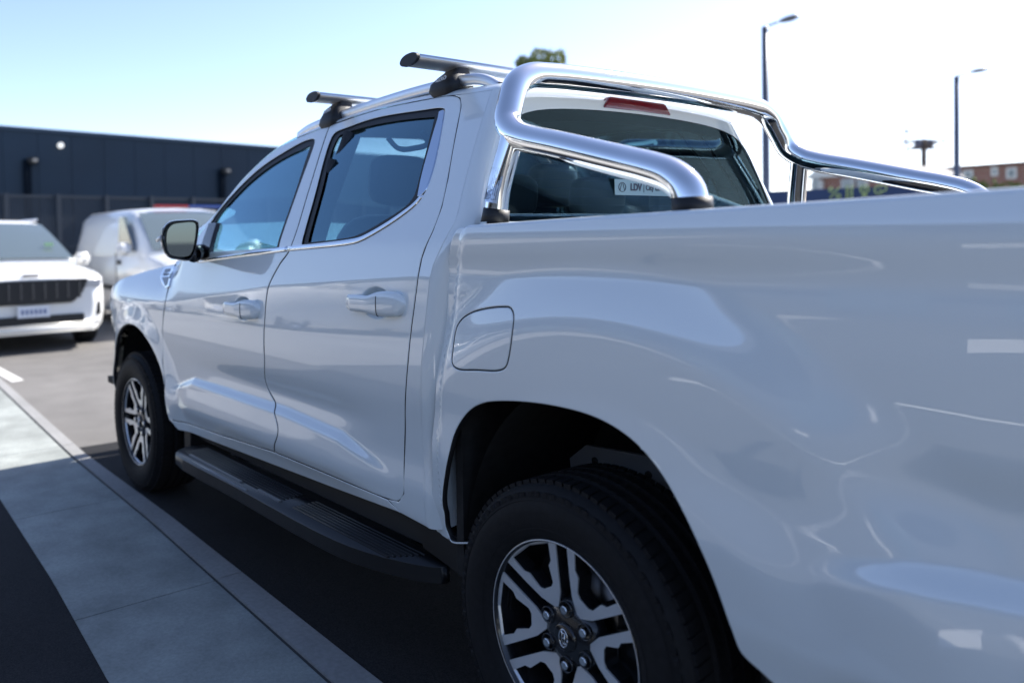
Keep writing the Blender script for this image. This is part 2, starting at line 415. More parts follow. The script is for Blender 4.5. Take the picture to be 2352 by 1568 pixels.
def mirror(o, parent=None, name=None):
    """the far side's twin of a near side part (built mirrored about the truck's middle)"""
    me = o.data; V = [(v.co.x, 1.9-v.co.y, v.co.z) for v in me.vertices]; Fc = [tuple(p.vertices)[::-1] for p in me.polygons]
    m2 = bpy.data.meshes.new(me.name); m2.from_pydata(V, [], Fc); m2.update()
    for p in m2.polygons: p.use_smooth = True
    for p, q in zip(m2.polygons, me.polygons): p.use_smooth = q.use_smooth
    if me.has_custom_normals:
        nv = [None]*len(V)
        for l, cn in zip(me.loops, me.corner_normals): nv[l.vertex_index] = Vector((cn.vector.x, -cn.vector.y, cn.vector.z))
        m2.normals_split_custom_set_from_vertices([n_ or Vector((0, 1, 0)) for n_ in nv])
    for mm in me.materials: m2.materials.append(mm)
    for p, q in zip(m2.polygons, me.polygons): p.material_index = q.material_index
    c = bpy.data.objects.new(name or o.name.split('.')[0], m2); COL.objects.link(c); c.parent = parent if parent is not None else o.parent
    return c

# ================================================================== SETTING
def sheet(name, poly, z, m):
    me = mesh(name, [(x, y, z) for x, y in poly], [tuple(range(len(poly)))]); o = link(name, me, m); o['kind'] = 'structure'; return o
sheet('ground', [(-900, -900), (900, -900), (900, 900), (-900, 900)], 0, ROADM)
sheet('shaded_parking_area', [(-4.35, -1.8), (24, -1.8), (24, 6.5), (-4.35, 6.5)], .003, ASPHALT_SHADE)  # darkened for shade, ending where the truck's shadow edge falls
sheet('bounce_ground_ahead', [(-40, -9.4), (-4.6, -9.4), (-4.6, -1.8), (-40, -1.8)], .003, ground_mat('bounce_concrete_ahead', (.36, .355, .34), [(.5, .15, 4), (6, .12, 5)]))  # unseen pale ground added to brighten the doors by reflection
sheet('bounce_ground_side', [(-4.6, -9.4), (24, -9.4), (24, -1.8), (-4.6, -1.8)], .003, ground_mat('bounce_concrete_side', (.10, .10, .096), [(.5, .15, 4), (6, .12, 5)]))  # unseen ground added to bounce sunlight onto the truck side
# concrete strip (spoon drain / crossover) laid in the asphalt beside the truck, cast in bays
strip = bpy.data.objects.new('pavement_strip', None); COL.objects.link(strip); strip['kind'] = 'structure'
SR = [(-26, .98), (-7.87, .21), (-4.14, .05), (-2.57, .045), (-.69, .0), (3, -.05)]
SLf = [(-26, -.02), (-7.87, -.46), (-3.45, -.57), (-2.13, -.61), (-1.22, -.66), (3, -.78)]
def edge_y(L, x): return float(np.interp(x, [p[0] for p in L], [p[1] for p in L]))
def groove_y(x): return edge_y(SR, x)-.085-.012*max(0, x+4)
xs = [-26, -23, -20, -17, -14.2, -11.6, -9.1, -6.7, -4.45, -3.05, -1.72, -.45, .85, 3]
for i in range(len(xs)-1):
    a, b = xs[i]+.003, xs[i+1]-.003
    n = 8; X = [a+(b-a)*k/n for k in range(n+1)]
    bm = bmesh.new(); top = .006
    for (f0, f1, h, nm, mm) in ((SLf, 'g', .006, 'slab', CONCRETE), ('g', SR, .009, 'edge_strip', CONCL)):
        pass
    for nm, lo, hi, h, mm in (('slab', lambda x: edge_y(SLf, x), lambda x: groove_y(x)-.006, .006, CONCRETE), ('edge_strip', lambda x: groove_y(x)+.006, lambda x: edge_y(SR, x), .012, CONCL)):
        V = []; Fc = []
        for x in X: V += [(x, lo(x), h), (x, hi(x), h), (x, lo(x), -.02), (x, hi(x), -.02)]
        for k in range(n):
            q = 4*k; Fc += [(q, q+4, q+5, q+1), (q, q+2, q+6, q+4), (q+1, q+5, q+7, q+3)]
        Fc += [(0, 1, 3, 2), (4*n, 4*n+2, 4*n+3, 4*n+1)]
        link(nm, mesh(nm, V, Fc), mm, strip)
V = []; Fc = []
for k in range(61):
    x = -26+29*k/60; V += [(x, groove_y(x)-.012, .004), (x, groove_y(x)+.012, .004)]
for k in range(60): Fc.append((2*k, 2*k+2, 2*k+3, 2*k+1))
link('drain_groove', mesh('drain_groove', V, Fc), GROOVE, strip)

# ================================================================== TRUCK
truck = thing('pickup_truck', 'large white dual cab pickup truck with chrome sports bar parked in the foreground, side on', 'pickup truck')
YC = .95
# ---- outlines traced along the shut lines
front_door = [(405, 600), (392, 645), (380, 690), (373, 760), (373, 830), (378, 900), (388, 962), (510, 1000), (630, 1038),
              (638, 990), (632, 935), (612, 885), (607, 830), (607, 740), (615, 662), (640, 610), (668, 566), (710, 433), (750, 306), (757, 288),
              (734, 296), (658.6, 328), (618.7, 354), (559, 411.5), (465.4, 527), (437, 572)]
rear_door = [(757, 288), (750, 306), (710, 433), (668, 566), (640, 610), (615, 662), (607, 740), (607, 830), (612, 885), (632, 935), (638, 990), (630, 1038),
             (760, 1092), (890, 1146), (915, 1151), (927, 1133), (928, 1050), (930, 950), (937, 830), (945, 750), (959, 643), (968.3, 593), (992, 535), (1013.7, 476.7), (1028.2, 411.3), (1050, 290),
             (1058.5, 245), (1056, 226), (1035.5, 218.8), (970, 229.7), (861, 253.3)]
win_f = [(463.4, 580), (481.3, 515), (579, 401.5), (658.6, 345.8), (705, 322), (721.3, 321), (721, 332), (679, 450), (640, 569)]
win_r = [(692, 562), (722, 450), (757, 325), (766, 308), (800, 292), (861, 271.5), (970, 253.3), (1012, 248.5), (1021, 252), (1020, 262), (1006.4, 342.3), (991.9, 400.5), (975, 443), (951.9, 466), (875.6, 519.7), (824.8, 545.8), (803, 551)]
# handle cups
cr = hit(864, 695, S_cab); cf = hit(558, 708, S_cab)
CUPS += [(cr[0], cr[1], .088, .052, .030), (cf[0], cf[1], .088, .050, .030)]
S = S_cabc
fd = catmull(trace(front_door, S), 6, True, (0, 6, 8, 19, 24, 25)); rd = catmull(trace(rear_door, S), 6, True, (0, 11))
wf = catmull(trace(win_f, S), 6, True, (0, 8)); wr_ = catmull(trace(win_r, S), 6, True, (0,))
fine = [(cr[0], cr[1], .11, .065, .005), (cf[0], cf[1], .11, .065, .005)]
o_fd = panel('front_door', fd, [wf], S, WHITE, truck, fine=fine[1:], grid=.018, lines=DOOR_LINES, edge_mat=SEAL_GAP)
o_rd = panel('rear_door', rd, [wr_], S, WHITE, truck, fine=fine[:1], grid=.018, lines=DOOR_LINES, edge_mat=SEAL_GAP)
far_fd = mirror(o_fd); far_rd = mirror(o_rd)
# ---- front fender
arch_f = [(372, 965), (366, 940), (350, 880), (330, 826), (305, 778), (290, 764), (275, 761), (262, 775), (254, 810), (252, 850), (254, 905)]
af = trace(arch_f, S)
fen = [(fd[0][0], fd[0][1])]
fen_in = trace([(405, 600), (392, 645), (380, 690), (373, 760), (373, 830), (378, 900), (388, 962)], S)
af_fix = []
for p in af: af_fix.append(p)
# close the arch as a true ellipse round the front axle, using the traced rear half
xa, za = -3.09, .40
arch = [np.array([xa+.50*math.cos(t)*1.0, za+.53*math.sin(t)]) for t in np.linspace(.17, PI-.17, 26)]
fend_pts = fen_in+[np.array([-2.56, .47])]+arch+[np.array([-3.66, .46]), np.array([-3.95, .46]), np.array([-4.02, .60]), np.array([-4.03, .80]), np.array([-3.98, .98]), np.array([-3.75, 1.10]), np.array([-3.45, 1.165]), np.array([-3.1, 1.22]), np.array([-2.75, 1.262]), np.array([-2.48, 1.292])]
o_fen = panel('front_fender', fend_pts, [], S, WHITE, truck, grid=.02, step=.012, edge_mat=SEAL_GAP)
far_fen = mirror(o_fen)
# ---- sill
sill = trace([(388, 962), (510, 1000), (630, 1038), (760, 1092), (890, 1146)], S)
sl_low = trace([(992, 1212), (926, 1186), (786, 1126), (551, 1028), (440, 991), (386, 975)], S)
qz = [np.array([p[0], p[1]]) for p in sl_low]
o_sill = panel('sill', sill+[sill[-1]+np.array([.004, -.004])]+[np.array([-.66, .515])]+[np.array([-1.1, .495]), np.array([-1.6, .475]), np.array([-2.1, .455]), np.array([-2.55, .44])], [], S, WHITE, truck, gap=.002, lip=.04, edge_mat=SEAL_GAP)
mirror(o_sill)
# ---- cab rear quarter up to the roof seam
ZR = lambda z: -.395-.14*(z-1.36) if z > 1.36 else -.395
def Xr(z): return np.interp(z, [.5, .8, 1.06, 1.28, 1.36, 1.42, 1.60, 1.80, 1.95], [-.477, -.480, -.442, -.412, -.375, -.350, -.385, -.425, -.455])
RR = .060
qtr_door = trace([(915, 1151), (927, 1133), (928, 1050), (930, 950), (937, 830), (945, 750), (959, 643), (968.3, 593), (992, 535), (1013.7, 476.7), (1028.2, 411.3), (1050, 290), (1058.5, 245), (1056, 226)], S)
low = [np.array([float(Xr(.52))-RR, .505]), np.array([-.68, .515]), sill[-1]]
qtr_door += trace([(1046, 221), (1035.5, 218.8)], S)
zs_top = 1.822
q_out = qtr_door+[np.array([-.60, 1.8305]), np.array([-.54, 1.827]), np.array([float(Xr(zs_top))-RR, zs_top+.002])]+[np.array([float(Xr(z))-RR, z]) for z in np.linspace(zs_top-.02, .56, 30)]+low
o_q = panel('cab_quarter', q_out, [], S_cab, WHITE, truck, gap=.0012, grid=.02, edge_mat=SEAL_GAP)
mirror(o_q)
# ---- roof, lofted across the cab from the top seam
seam_uv = [(465, 527), (559, 411.5), (618.7, 354), (658.6, 328), (734, 296), (861, 253.3), (970, 229.7), (1035.5, 218.8)]
seam = trace(seam_uv, S_cab)
seam = [np.array([-2.93, 1.262]), np.array([-2.72, 1.335])]+seam[0:]
seam = [p for p in seam if True]
seam = sorted(seam, key=lambda p: p[0])
sx = np.array([p[0] for p in seam]); sz = np.array([p[1] for p in seam])
XE = float(Xr(zs_top))-RR
sx = np.append(sx, [-.60, -.54, XE]); sz = np.append(sz, [1.8285, 1.825, zs_top])
pp = catmull(list(np.c_[sx, sz]), 8); SXX = np.array([p[0] for p in pp]); SZZ = np.array([p[1] for p in pp])
def seam_z(x): return float(np.interp(x, SXX, SZZ))
def centre_z(x): return float(np.interp(x, [-2.95, -2.6, -2.2, -1.9, -1.75, -1.6, -1.3, -.9, -.45], [1.28, 1.47, 1.68, 1.815, 1.862, 1.888, 1.905, 1.905, 1.880]))
def section(x, n=26):
    z0 = seam_z(x); y0 = float(S_cab(x, z0)); gz_ = float(grad(S_cab, np.array(x), np.array(z0))[1]); zc = centre_z(x)
    h = max(zc-z0, .02); k1 = min(.055, h*.75)
    P0 = np.array([y0, z0]); P1 = P0+np.array([gz_, 1])*k1*.8; P2 = np.array([y0+.10, z0+(zc-z0)*.72]); P3 = np.array([y0+.32, z0+(zc-z0)*.90]); P4 = np.array([YC, zc])
    out = []
    for t in np.linspace(0, 1, n):
        t = t**1.5; c = [(1-t)**4, 4*t*(1-t)**3, 6*t*t*(1-t)**2, 4*t**3*(1-t), t**4]
        P4b = [P0, P1, P2, P3, P4]; out.append(sum(a*b for a, b in zip(c, P4b)))
    return out
def loft(name, rows, m, parent, flip=False, mats=None, matf=None):
    n = len(rows[0]); V = [tuple(map(float, p)) for r in rows for p in r]; Fc = []
    for i in range(len(rows)-1):
        for j in range(n-1):
            a = i*n+j; q = (a, a+1, a+n+1, a+n); Fc.append(q[::-1] if flip else q)
    me = mesh(name, V, Fc); o = link(name, me, m, parent, True); return o
XW0, XW1 = -2.93, -1.70      # windscreen from / to
def rows_for(xs_, j0=0, j1=None, full=True):
    rows = []
    for x in xs_:
        s = section(x); s = s[j0:j1]
        L = [(x, p[0], p[1]) for p in s]
        if full: L = L+[(x, 1.9-p[0], p[1]) for p in s[::-1][1:]]
        rows.append(L)
    return rows
roof_xs = list(np.linspace(XW1, XE, 40))
o_roof = loft('roof', rows_for(roof_xs), WHITE, truck)
# rounding of the cab's rear edge and the rear wall
secE = [(float(S_cab(Xr(z)-RR, z)), z) for z in np.linspace(.506, zs_top-.002, 46)]+[tuple(p) for p in section(XE)]
secE = [np.array(p) for p in secE]
full = secE+[np.array([1.9-p[0], p[1]]) for p in secE[::-1][1:]]
full = np.array(full); tg = np.gradient(full, axis=0); tg /= np.linalg.norm(tg, axis=1)[:, None]+1e-9; nr = np.c_[-tg[:, 1], tg[:, 0]]   # outward
if (nr[10]@np.array([-1, 0])) < 0: nr = -nr
rows = []
for ph in np.linspace(0, PI/2, 9):
    rows.append([(float(Xr(p[1]))-RR+RR*math.sin(ph), p[0]-n_[0]*RR*(1-math.cos(ph)), p[1]-n_[1]*RR*(1-math.cos(ph))) for p, n_ in zip(full, nr)])
loft('cab_rear_edge', rows, WHITE, truck)
rim_pts = [np.array([r[1], r[2]]) for r in rows[-1]]
def SX(y, z): return Xr(z)+0*np.asarray(y)
rw = [(.21, 1.375), (.205, 1.43), (.265, 1.60), (.32, 1.70), (.40, 1.748), (.95, 1.785), (1.50, 1.748), (1.58, 1.70), (1.635, 1.60), (1.695, 1.43), (1.69, 1.375)]
rwin = catmull([np.array(p) for p in rw], 8, True)
o_rw = panel('rear_wall', rim_pts, [rwin], SX, WHITE, truck, gap=0, axis='x', bevel=False, lip=-.02, grid=.05, step=.02)
def Sgl(y, z): return Xr(z)-.004+0*np.asarray(y)
o_rg = panel('rear_window', rwin, [], Sgl, GLASSR, truck, gap=.001, axis='x', bevel=False, lip=-.003, grid=.05, step=.02)
inner = [np.array(p) for p in catmull([np.array(p) for p in [(.26, 1.43), (.285, 1.52), (.35, 1.66), (.43, 1.712), (.95, 1.748), (1.47, 1.712), (1.55, 1.66), (1.615, 1.52), (1.64, 1.43)]], 8, True, (0, 8))]
def Sfr(y, z): return Xr(z)-.010+0*np.asarray(y)
panel('window_frit', rwin, [inner], Sfr, GLOSSB, o_rg, gap=.002, axis='x', bevel=False, lip=-.002, grid=.05, step=.02)
for i in range(9):
    z = 1.44+i*.026
    tube('demister_line', [(float(Xr(z))-.007, .40, z), (float(Xr(z))-.007, 1.50, z)], .0007, PRINT, o_rg, seg=4)
# third brake light
bl = [(.765, 1.793), (.80, 1.832), (1.10, 1.832), (1.135, 1.793), (.95, 1.795)]
prism('brake_light', bl, -.47, -.418, 'x', RED, truck, bevel=.004, smooth=False)
# ---- A pillars + windscreen
ws_xs = list(np.linspace(XW0, XW1, 34))
NP = 9
o_ap = loft('a_pillar', [[(x, p[0], p[1]) for p in section(x)[:NP]] for x in ws_xs], WHITE, truck); mirror(o_ap)
o_ws = loft('windscreen', [([(x, p[0], p[1]) for p in section(x)[NP-1:]]+[(x, 1.9-p[0], p[1]) for p in section(x)[NP-1:][::-1][1:]]) for x in ws_xs], CLEAR, truck)
# ---- bonnet
hx = np.linspace(-4.0, -2.70, 26); rows = []
fz_x = [-4.03, -3.98, -3.75, -3.45, -3.1, -2.75, -2.48]; fz_z = [.90, .98, 1.10, 1.165, 1.22, 1.262, 1.292]
for x in hx:
    ze = float(np.interp(x, fz_x, fz_z)); ye = float(S_cab(x, ze))+.010; zc = float(np.interp(x, [-4.0, -3.85, -3.4, -2.7], [1.02, 1.12, 1.21, 1.31]))
    L = []
    for t in np.linspace(0, 1, 18):
        y = ye+(YC-ye)*t; L.append((x, y, ze+(max(zc, ze+.03)-ze)*(1-(1-t)**3)))
    rows.append(L+[(x, 1.9-p[1], p[2]) for p in L[::-1][1:]])
loft('bonnet', rows, WHITE, truck)
# ---- nose: bumper, grille, lamps
pl = catmull([np.array(p) for p in [(-3.97, .22), (-4.03, .33), (-4.09, .60), (-4.11, .95), (-4.09, 1.30), (-4.03, 1.57), (-3.97, 1.68)]], 5)
def nose(name, z0, z1, out, m):
    rows = [[(p[0]-out, p[1], z) for p in pl] for z in (z0, z1)]
    rows = [[(p[0]+.05, p[1], z0) for p in pl]]+rows+[[(p[0]+.06, p[1], z1) for p in pl]]
    return loft(name, rows, m, truck)
nose('front_bumper', .42, .72, .03, WHITE); nose('grille', .72, 1.0, .005, GLOSSB)
for i in range(5): tube('grille_bar', [(p[0]-.012, p[1], .76+i*.05) for p in pl[6:-6]], .009, CHROME, truck, seg=8)
for s in (0, 1):
    o = prism('headlight', [(.26, .84), (.55, .82), (.56, .95), (.22, 1.0)], -4.07, -3.99, 'x', AMBER, truck, bevel=.008)
    if s: o.matrix_local = Matrix.Translation((0, 1.9, 0)) @ Matrix.Scale(-1, 4, (0, 1, 0))
# ---- bed side
bed_top = [(1040, 528), (1052, 521.5), (1120, 516.5), (1300, 503.5), (1500, 490.5), (1700, 477.5), (2000, 457.5), (2352, 433.5)]
S_bed0 = lambda x, z: S_bed(x, z, 0.0)
bt = trace(bed_top, S_bed0)
zt_b = [p for p in bt]; ext = [np.array([1.15, bt[-1][1]+.003]), np.array([1.50, bt[-1][1]+.008]), np.array([1.52, 1.1]), np.array([1.50, .74]), np.array([1.22, .70])]
low_b = [np.array(p) for p in ((1.06, .64), (.98, .59), (.90, .55), (.80, .515), (.70, .495), (.62, .488), (.56, .490), (.515, .512))]
arch_uv = [(1700, 1500), (1675, 1440), (1650, 1370), (1610, 1270), (1560, 1165), (1510, 1080), (1450, 1012), (1370, 962), (1260, 932), (1150, 923), (1105, 929), (1075, 948), (1047, 990), (1030, 1050), (1018, 1120), (1015, 1180), (1019, 1216), (1031, 1237), (1076, 1243)]
ar = trace(arch_uv, S_bed0)
lead = trace([(1076, 1251), (1037, 1248), (996, 1223), (986, 1190), (985, 1100), (985, 1000), (992, 900), (1000, 800), (1010, 720), (1021, 620)], S_bed0)
bed_uv = zt_b+ext+low_b+ar+lead
nb = len(bt)
bedc = catmull(bed_uv, 5, True, (nb, nb+1, nb+2, nb+4, nb+5, nb+13+len(ar)-1, nb+13+len(ar)))
fuel = catmull(trace([(1040, 800), (1047, 755), (1058, 735), (1080, 719), (1115, 708.5), (1155, 704.5), (1172, 707), (1179, 722), (1176, 765), (1166, 830), (1160, 844), (1145, 851), (1095, 850), (1050, 847), (1038, 835)], S_bed), 6, True)
o_bed = panel('bed_side', bedc, [fuel], S_bed, WHITE, truck, grid=.014, lip=.018, edge_mat=SEAL_GAP, holegap=.0015, step=.01, lines=[[np.array([x, float(np.interp(x, BB_X, BB_Z))+d]) for x in np.linspace(.6, 1.45, 60)] for d in (0, .015, .03, .045, .06)]+[[np.array([float(np.interp(z, [.54, .68, .80, .93, 1.06, 1.16, 1.28, 1.40], [-.462, -.47, -.467, -.449, -.429, -.406, -.384, -.333]))+d, z]) for z in np.linspace(.58, 1.39, 80)] for d in (.012, .018, .024, .030, .037)])
far_bed = mirror(o_bed)
panel('fuel_door', fuel, [], S_bed, WHITE, o_bed, gap=.0022, lip=.01, edge_mat=SEAL_GAP, grid=.02, step=.008)
panel('fuel_recess', fuel, [], lambda x, z: S_bed(x, z)+.022, DARK, o_bed, gap=-.01, lip=.005, grid=.04, bevel=False)
# rail cap along the top of the bed, both sides
bx = np.linspace(-.31, 1.5, 30); ztf = lambda x: float(np.interp(x, [p[0] for p in bt]+[1.5], [p[1] for p in bt]+[bt[-1][1]+.008]))
rows = []
for x in bx:
    y = float(S_bed(max(x, -.28), ztf(x))); z = ztf(x); rows.append([(x, y+.0015, z-.003), (x, y+.003, z+.001), (x, y+.008, z+.003), (x, y+.075, z+.003), (x, y+.082, z-.002), (x, y+.082, z-.30)])
o = loft('rail_cap', rows, WHITE, truck, flip=False); mirror(o)
boxo('bed_headboard', (-.31, .10, 1.06), (-.275, 1.80, 1.412), WHITE, truck, bevel=.006)
boxo('bed_floor', (-.31, .14, 1.06), (1.5, 1.76, 1.09), DARK, truck)
boxo('tailgate', (1.44, .10, .64), (1.49, 1.80, 1.40), WHITE, truck, bevel=.01)
# gap filler behind the cab / bed joint, wheel arch liners and chassis
boxo('cab_rear_closing', (-.56, .17, .50), (-.50, 1.73, 1.28), DARK, truck)
def liner(xc, zc, r, y0, y1, nm='arch_liner', a0=-.25, a1=PI+.25, rx=.49):
    rows = []
    for y in (y0, y0+.05, y1): rows.append([(xc+rx*math.cos(t), y, zc+r*math.sin(t)) for t in np.linspace(a0, a1, 40)])
    o = loft(nm, rows, DARK, truck, flip=True)
    n = 40; V = [(xc, y1, zc)]+[(xc+r*math.cos(t), y1, zc+r*math.sin(t)) for t in np.linspace(a0, a1, n)]
    return o
l1 = liner(.09, .42, .60, .112, .62); l2 = liner(-3.09, .40, .56, .13, .60, rx=.54, a0=-.1, a1=PI-.05); mirror(l1); mirror(l2)
boxo('splash_panel', (-.42, .10, .40), (-.39, .62, .95), DARK, truck)
boxo('inner_wing', (-1.25, .60, .30), (.80, .64, 1.15), DARK, truck); boxo('inner_wing', (-3.72, .60, .30), (-2.45, .64, 1.05), DARK, truck)
boxo('floor_pan', (-4.0, .17, .48), (-.36, 1.73, .52), DARK, truck)
for y in (.48, 1.34): boxo('chassis_rail', (-3.9, y, .40), (1.45, y+.09, .52), DARK, truck)
boxo('rear_axle', (-.05, .30, .33), (.05, 1.60, .43), DARK, truck, bevel=.02)
boxo('spare_carrier', (.55, .5, .38), (1.2, 1.4, .58), DARK, truck)
# pale bracket seen over the rear tyre with its two bolt holes
br = [tuple(aty(u, v, .46)[[0, 2]]) for u, v in [(1308, 1052), (1345, 1022), (1500, 1050), (1560, 1160), (1540, 1200), (1480, 1125), (1400, 1095), (1312, 1082)]]
o = prism('inner_bracket', br, .46, .475, 'y', mat('grey_bracket', (.16, .165, .17), .6), truck)
for x, z in [tuple(aty(u, v, .458)[[0, 2]]) for u, v in [(1366, 1058), (1489, 1090)]]:
    lathe('bolt_hole', [(.0, 0), (.011, 0), (.011, .003)], DARK, truck, 14, (x, .457, z))
# mud flap and small front flap
prism('mud_flap', [(.50, .50), (.53, .60), (.57, .58), (.585, .45), (.585, .22), (.52, .22)], .125, .34, 'y', BLACK, truck, bevel=.004)
prism('mud_flap', [(-2.56, .50), (-2.60, .62), (-2.53, .56), (-2.48, .44), (-2.50, .25), (-2.57, .25)], .12, .34, 'y', BLACK, truck, bevel=.004)
# ---- side glass, seals, chrome
def Sg(x, z): return S_cab(x, z)+.014
def shrink(L, d):
    P = resample(L, .01)
    if area(P) < 0: P = P[::-1]
    return offset(P, d)[0]
gl_f = panel('front_door_glass', wf, [], Sg, GLASS, o_fd, gap=.001, lip=.001, grid=.05, bevel=False)
gl_r = panel('rear_door_glass', wr_, [], Sg, GLASS, o_rd, gap=.001, lip=.001, grid=.05, bevel=False)
mirror(gl_f, far_fd); mirror(gl_r, far_rd)
glass_f = trace([(487, 588), (503, 522), (585, 427), (640, 388), (680, 364), (714, 349), (716, 338), (717, 340), (678, 452), (639, 569)], Sg)
glass_f = [hit(*p, Sg) for p in [(481, 590), (497, 512), (559, 437), (608.8, 393.6), (658.6, 361.7), (717, 334.5), (679, 450), (640, 567)]]
glass_r = [hit(*p, Sg) for p in [(711, 557), (743, 438), (769, 338), (782, 314), (800, 305), (861, 288), (940, 275), (1003, 269), (986, 335), (959, 440), (955, 450), (942, 468), (875.6, 513), (824.8, 540), (803, 546)]]
gf = catmull(glass_f, 6, True, (0, 5, 7)); gr = catmull(glass_r, 6, True, (0, 7))
def Sseal(x, z): return S_cab(x, z)+.007
sf = panel('window_seal', shrink(wf, .0005), [gf], Sseal, SEAL_GAP, o_fd, gap=0, lip=.008, grid=.06, step=.01, bevel=False); mirror(sf, far_fd)
sr = panel('window_seal', shrink(wr_, .0005), [gr], Sseal, SEAL_GAP, o_rd, gap=0, lip=.008, grid=.06, step=.01, bevel=False); mirror(sr, far_rd)
def strip_on(name, uv, wdt, out, m, parent, n=8, S_=S_cab, thick=None):
    """half-round moulding following a line on the body; wdt number or list"""
    c = catmull(trace(uv, S_), n); c = np.array(c); t = np.gradient(c, axis=0); t /= np.linalg.norm(t, axis=1)[:, None]; nn = np.c_[-t[:, 1], t[:, 0]]
    W = np.interp(np.linspace(0, 1, len(c)), np.linspace(0, 1, len(wdt)), wdt) if hasattr(wdt, '__len__') else np.full(len(c), wdt)
    rows = []
    for p, q, w_ in zip(c, nn, W):
        L = []
        for a in np.linspace(-1, 1, 11):
            x, z = p+q*w_/2*a; y = float(S_(x, z))-out*math.sqrt(max(0, 1-a*a*.98))+.001
            L.append((x, y, z))
        rows.append(L)
    rows = [[(p[0], p[1]+out+.004, p[2]) for p in rows[0]]]+rows+[[(p[0], p[1]+out+.004, p[2]) for p in rows[-1]]]
    return loft(name, rows, m, parent, flip=True)
ch1 = strip_on('chrome_moulding', [(455, 602), (500, 593.5), (560, 584.5), (620, 577), (660, 571.5)], [.010, .018, .021, .021], .007, CHROME, o_fd)
ch2 = strip_on('chrome_moulding', [(663, 571), (720, 565.5), (803, 556), (828, 549.5), (877, 523), (925, 491), (953, 468.5), (970, 449)], [.021, .021, .020, .019, .017], .007, CHROME, o_rd)
mirror(ch1, far_fd); mirror(ch2, far_rd)
qp = trace([(1005, 272), (1008, 256), (1019, 252), (1021.5, 257), (1018, 282), (1006.4, 342.3), (991.9, 400.5), (975, 441), (960, 452), (962, 432), (985, 340)], S_cab)
panel('corner_applique', catmull(qp, 5, True, (0, 1)), [], lambda x, z: S_cab(x, z)-.002, mat('applique', (.55, .62, .72), .06, metal=1), o_rd, gap=0, lip=.012, grid=.03, step=.006)
# ---- door handles
def handle(c, parent):
    hx0, hx1 = c[0]-.150, c[0]+.155; zc = c[1]+.0
    rows = []
    for k, t in enumerate(np.linspace(0, 1, 30)):
        x = hx0+(hx1-hx0)*t
        hh = np.interp(t, [0, .03, .10, .5, .66, .80, .94, 1], [.012, .022, .026, .027, .038, .040, .036, .014])
        yo = np.interp(t, [0, .05, .16, .5, .78, .93, 1], [.004, .030, .040, .042, .036, .028, .002])
        dz = np.interp(t, [0, .5, .75, 1], [-.003, -.003, .002, .002])
        yb = float(S_cab(x, zc)); L = []
        for a in np.linspace(0, 2*PI, 21):
            ca, sa = math.cos(a), math.sin(a); e = lambda v, p: math.copysign(abs(v)**p, v)
            thick = np.interp(t, [0, .12, .18, .62, .70, 1], [.02, .03, .016, .016, .03, .03])
            yy = yb-yo+thick/2-e(sa, .75)*thick/2 if sa > 0 else yb-yo+thick/2-e(sa, .75)*thick/2
            L.append((x, yy, zc+dz+e(ca, .8)*hh))
        rows.append(L)
    rows = [[(rows[0][0][0]-.003, float(S_cab(hx0, zc)), zc)]*21]+rows+[[(hx1+.003, float(S_cab(hx1, zc)), zc)]*21]
    o = loft('door_handle', rows, WHITE, parent, flip=True)
    # seam between the grip and its fixed cap
    xx = hx0+(hx1-hx0)*.665; L = [(xx, p[1]-.0006, p[2]) for p in [r for r in rows if abs(r[0][0]-xx) < .012][0]]
    tube('handle_seam', L[3:-10], .0012, SEAL_GAP, o, seg=6)
    return o
hr = handle(cr, o_rd); hf = handle(cf, o_fd)
mirror(hr, far_rd); mirror(hf, far_fd)
# ---- side mirror
mo = [(-2.262, 1.345), (-2.245, 1.42), (-2.20, 1.463), (-2.10, 1.476), (-1.87, 1.478), (-1.845, 1.465), (-1.838, 1.42), (-1.86, 1.34), (-1.90, 1.302), (-1.98, 1.290), (-2.12, 1.302), (-2.22, 1.318)]
def mirror_unit(far=False):
    # housing seen from behind: a rounded rectangle in the (y, z) plane, shell bulging forward
    face = catmull([aty(u, v, -.08) for u, v in [(388, 590), (374, 560), (378, 523), (390, 511), (420, 506), (449, 506.5), (455, 513), (452, 555), (444, 588), (434, 597), (410, 595)]], 5, True)
    face = [np.array(p) for p in face]
    # flatten onto a plane facing backwards and slightly out
    c0 = np.mean(face, axis=0); D0 = ray(418, 550); nrm = np.array([.93, -.30, 0.0]); nrm /= np.linalg.norm(nrm)
    base = CAM+D0*(np.dot(np.array([-2.02, -.10, 1.38])-CAM, nrm)/np.dot(D0, nrm))
    def onp(u, v, off=0):
        D = ray(u, v); return CAM+D*(np.dot(base-nrm*off-CAM, nrm)/np.dot(D, nrm))
    uv = [(388, 590), (372, 560), (376, 524), (390, 510), (420, 505.5), (449, 506), (456, 513), (453, 555), (445, 588), (434, 598), (410, 596)]
    rim = catmull([onp(*p) for p in uv], 6, True); cen = np.mean(rim, axis=0)
    rows = []
    for k, (s, off) in enumerate([(.90, .02), (.93, 0), (.985, -.003), (1.0, .004), (1.03, .03), (1.04, .07), (.98, .115), (.80, .155), (.45, .180), (.02, .188)]):
        rows.append([cen+(p-cen)*s-nrm*off for p in rim]+[cen+(rim[0]-cen)*s-nrm*off])
    return rows, nrm, cen, onp, rim
rows, mn, mc, onp, rim = mirror_unit()
o_m = loft('side_mirror', [rows[i] for i in (0, 1, 2, 3, 4)], GLOSSB, truck)
sh = loft('mirror_shell', rows[4:], WHITE, o_m)
gin = catmull([onp(*p, -.000) for p in [(392, 585), (383, 560), (386, 528), (397, 516), (420, 511.5), (446, 511.5), (449.5, 517), (447, 553), (440, 580), (432, 588)]], 5, True)
gme = mesh('mirror_glass', [p-mn*.004 for p in gin], [tuple(range(len(gin)))]); og = link('mirror_glass', gme, MIRROR, o_m)
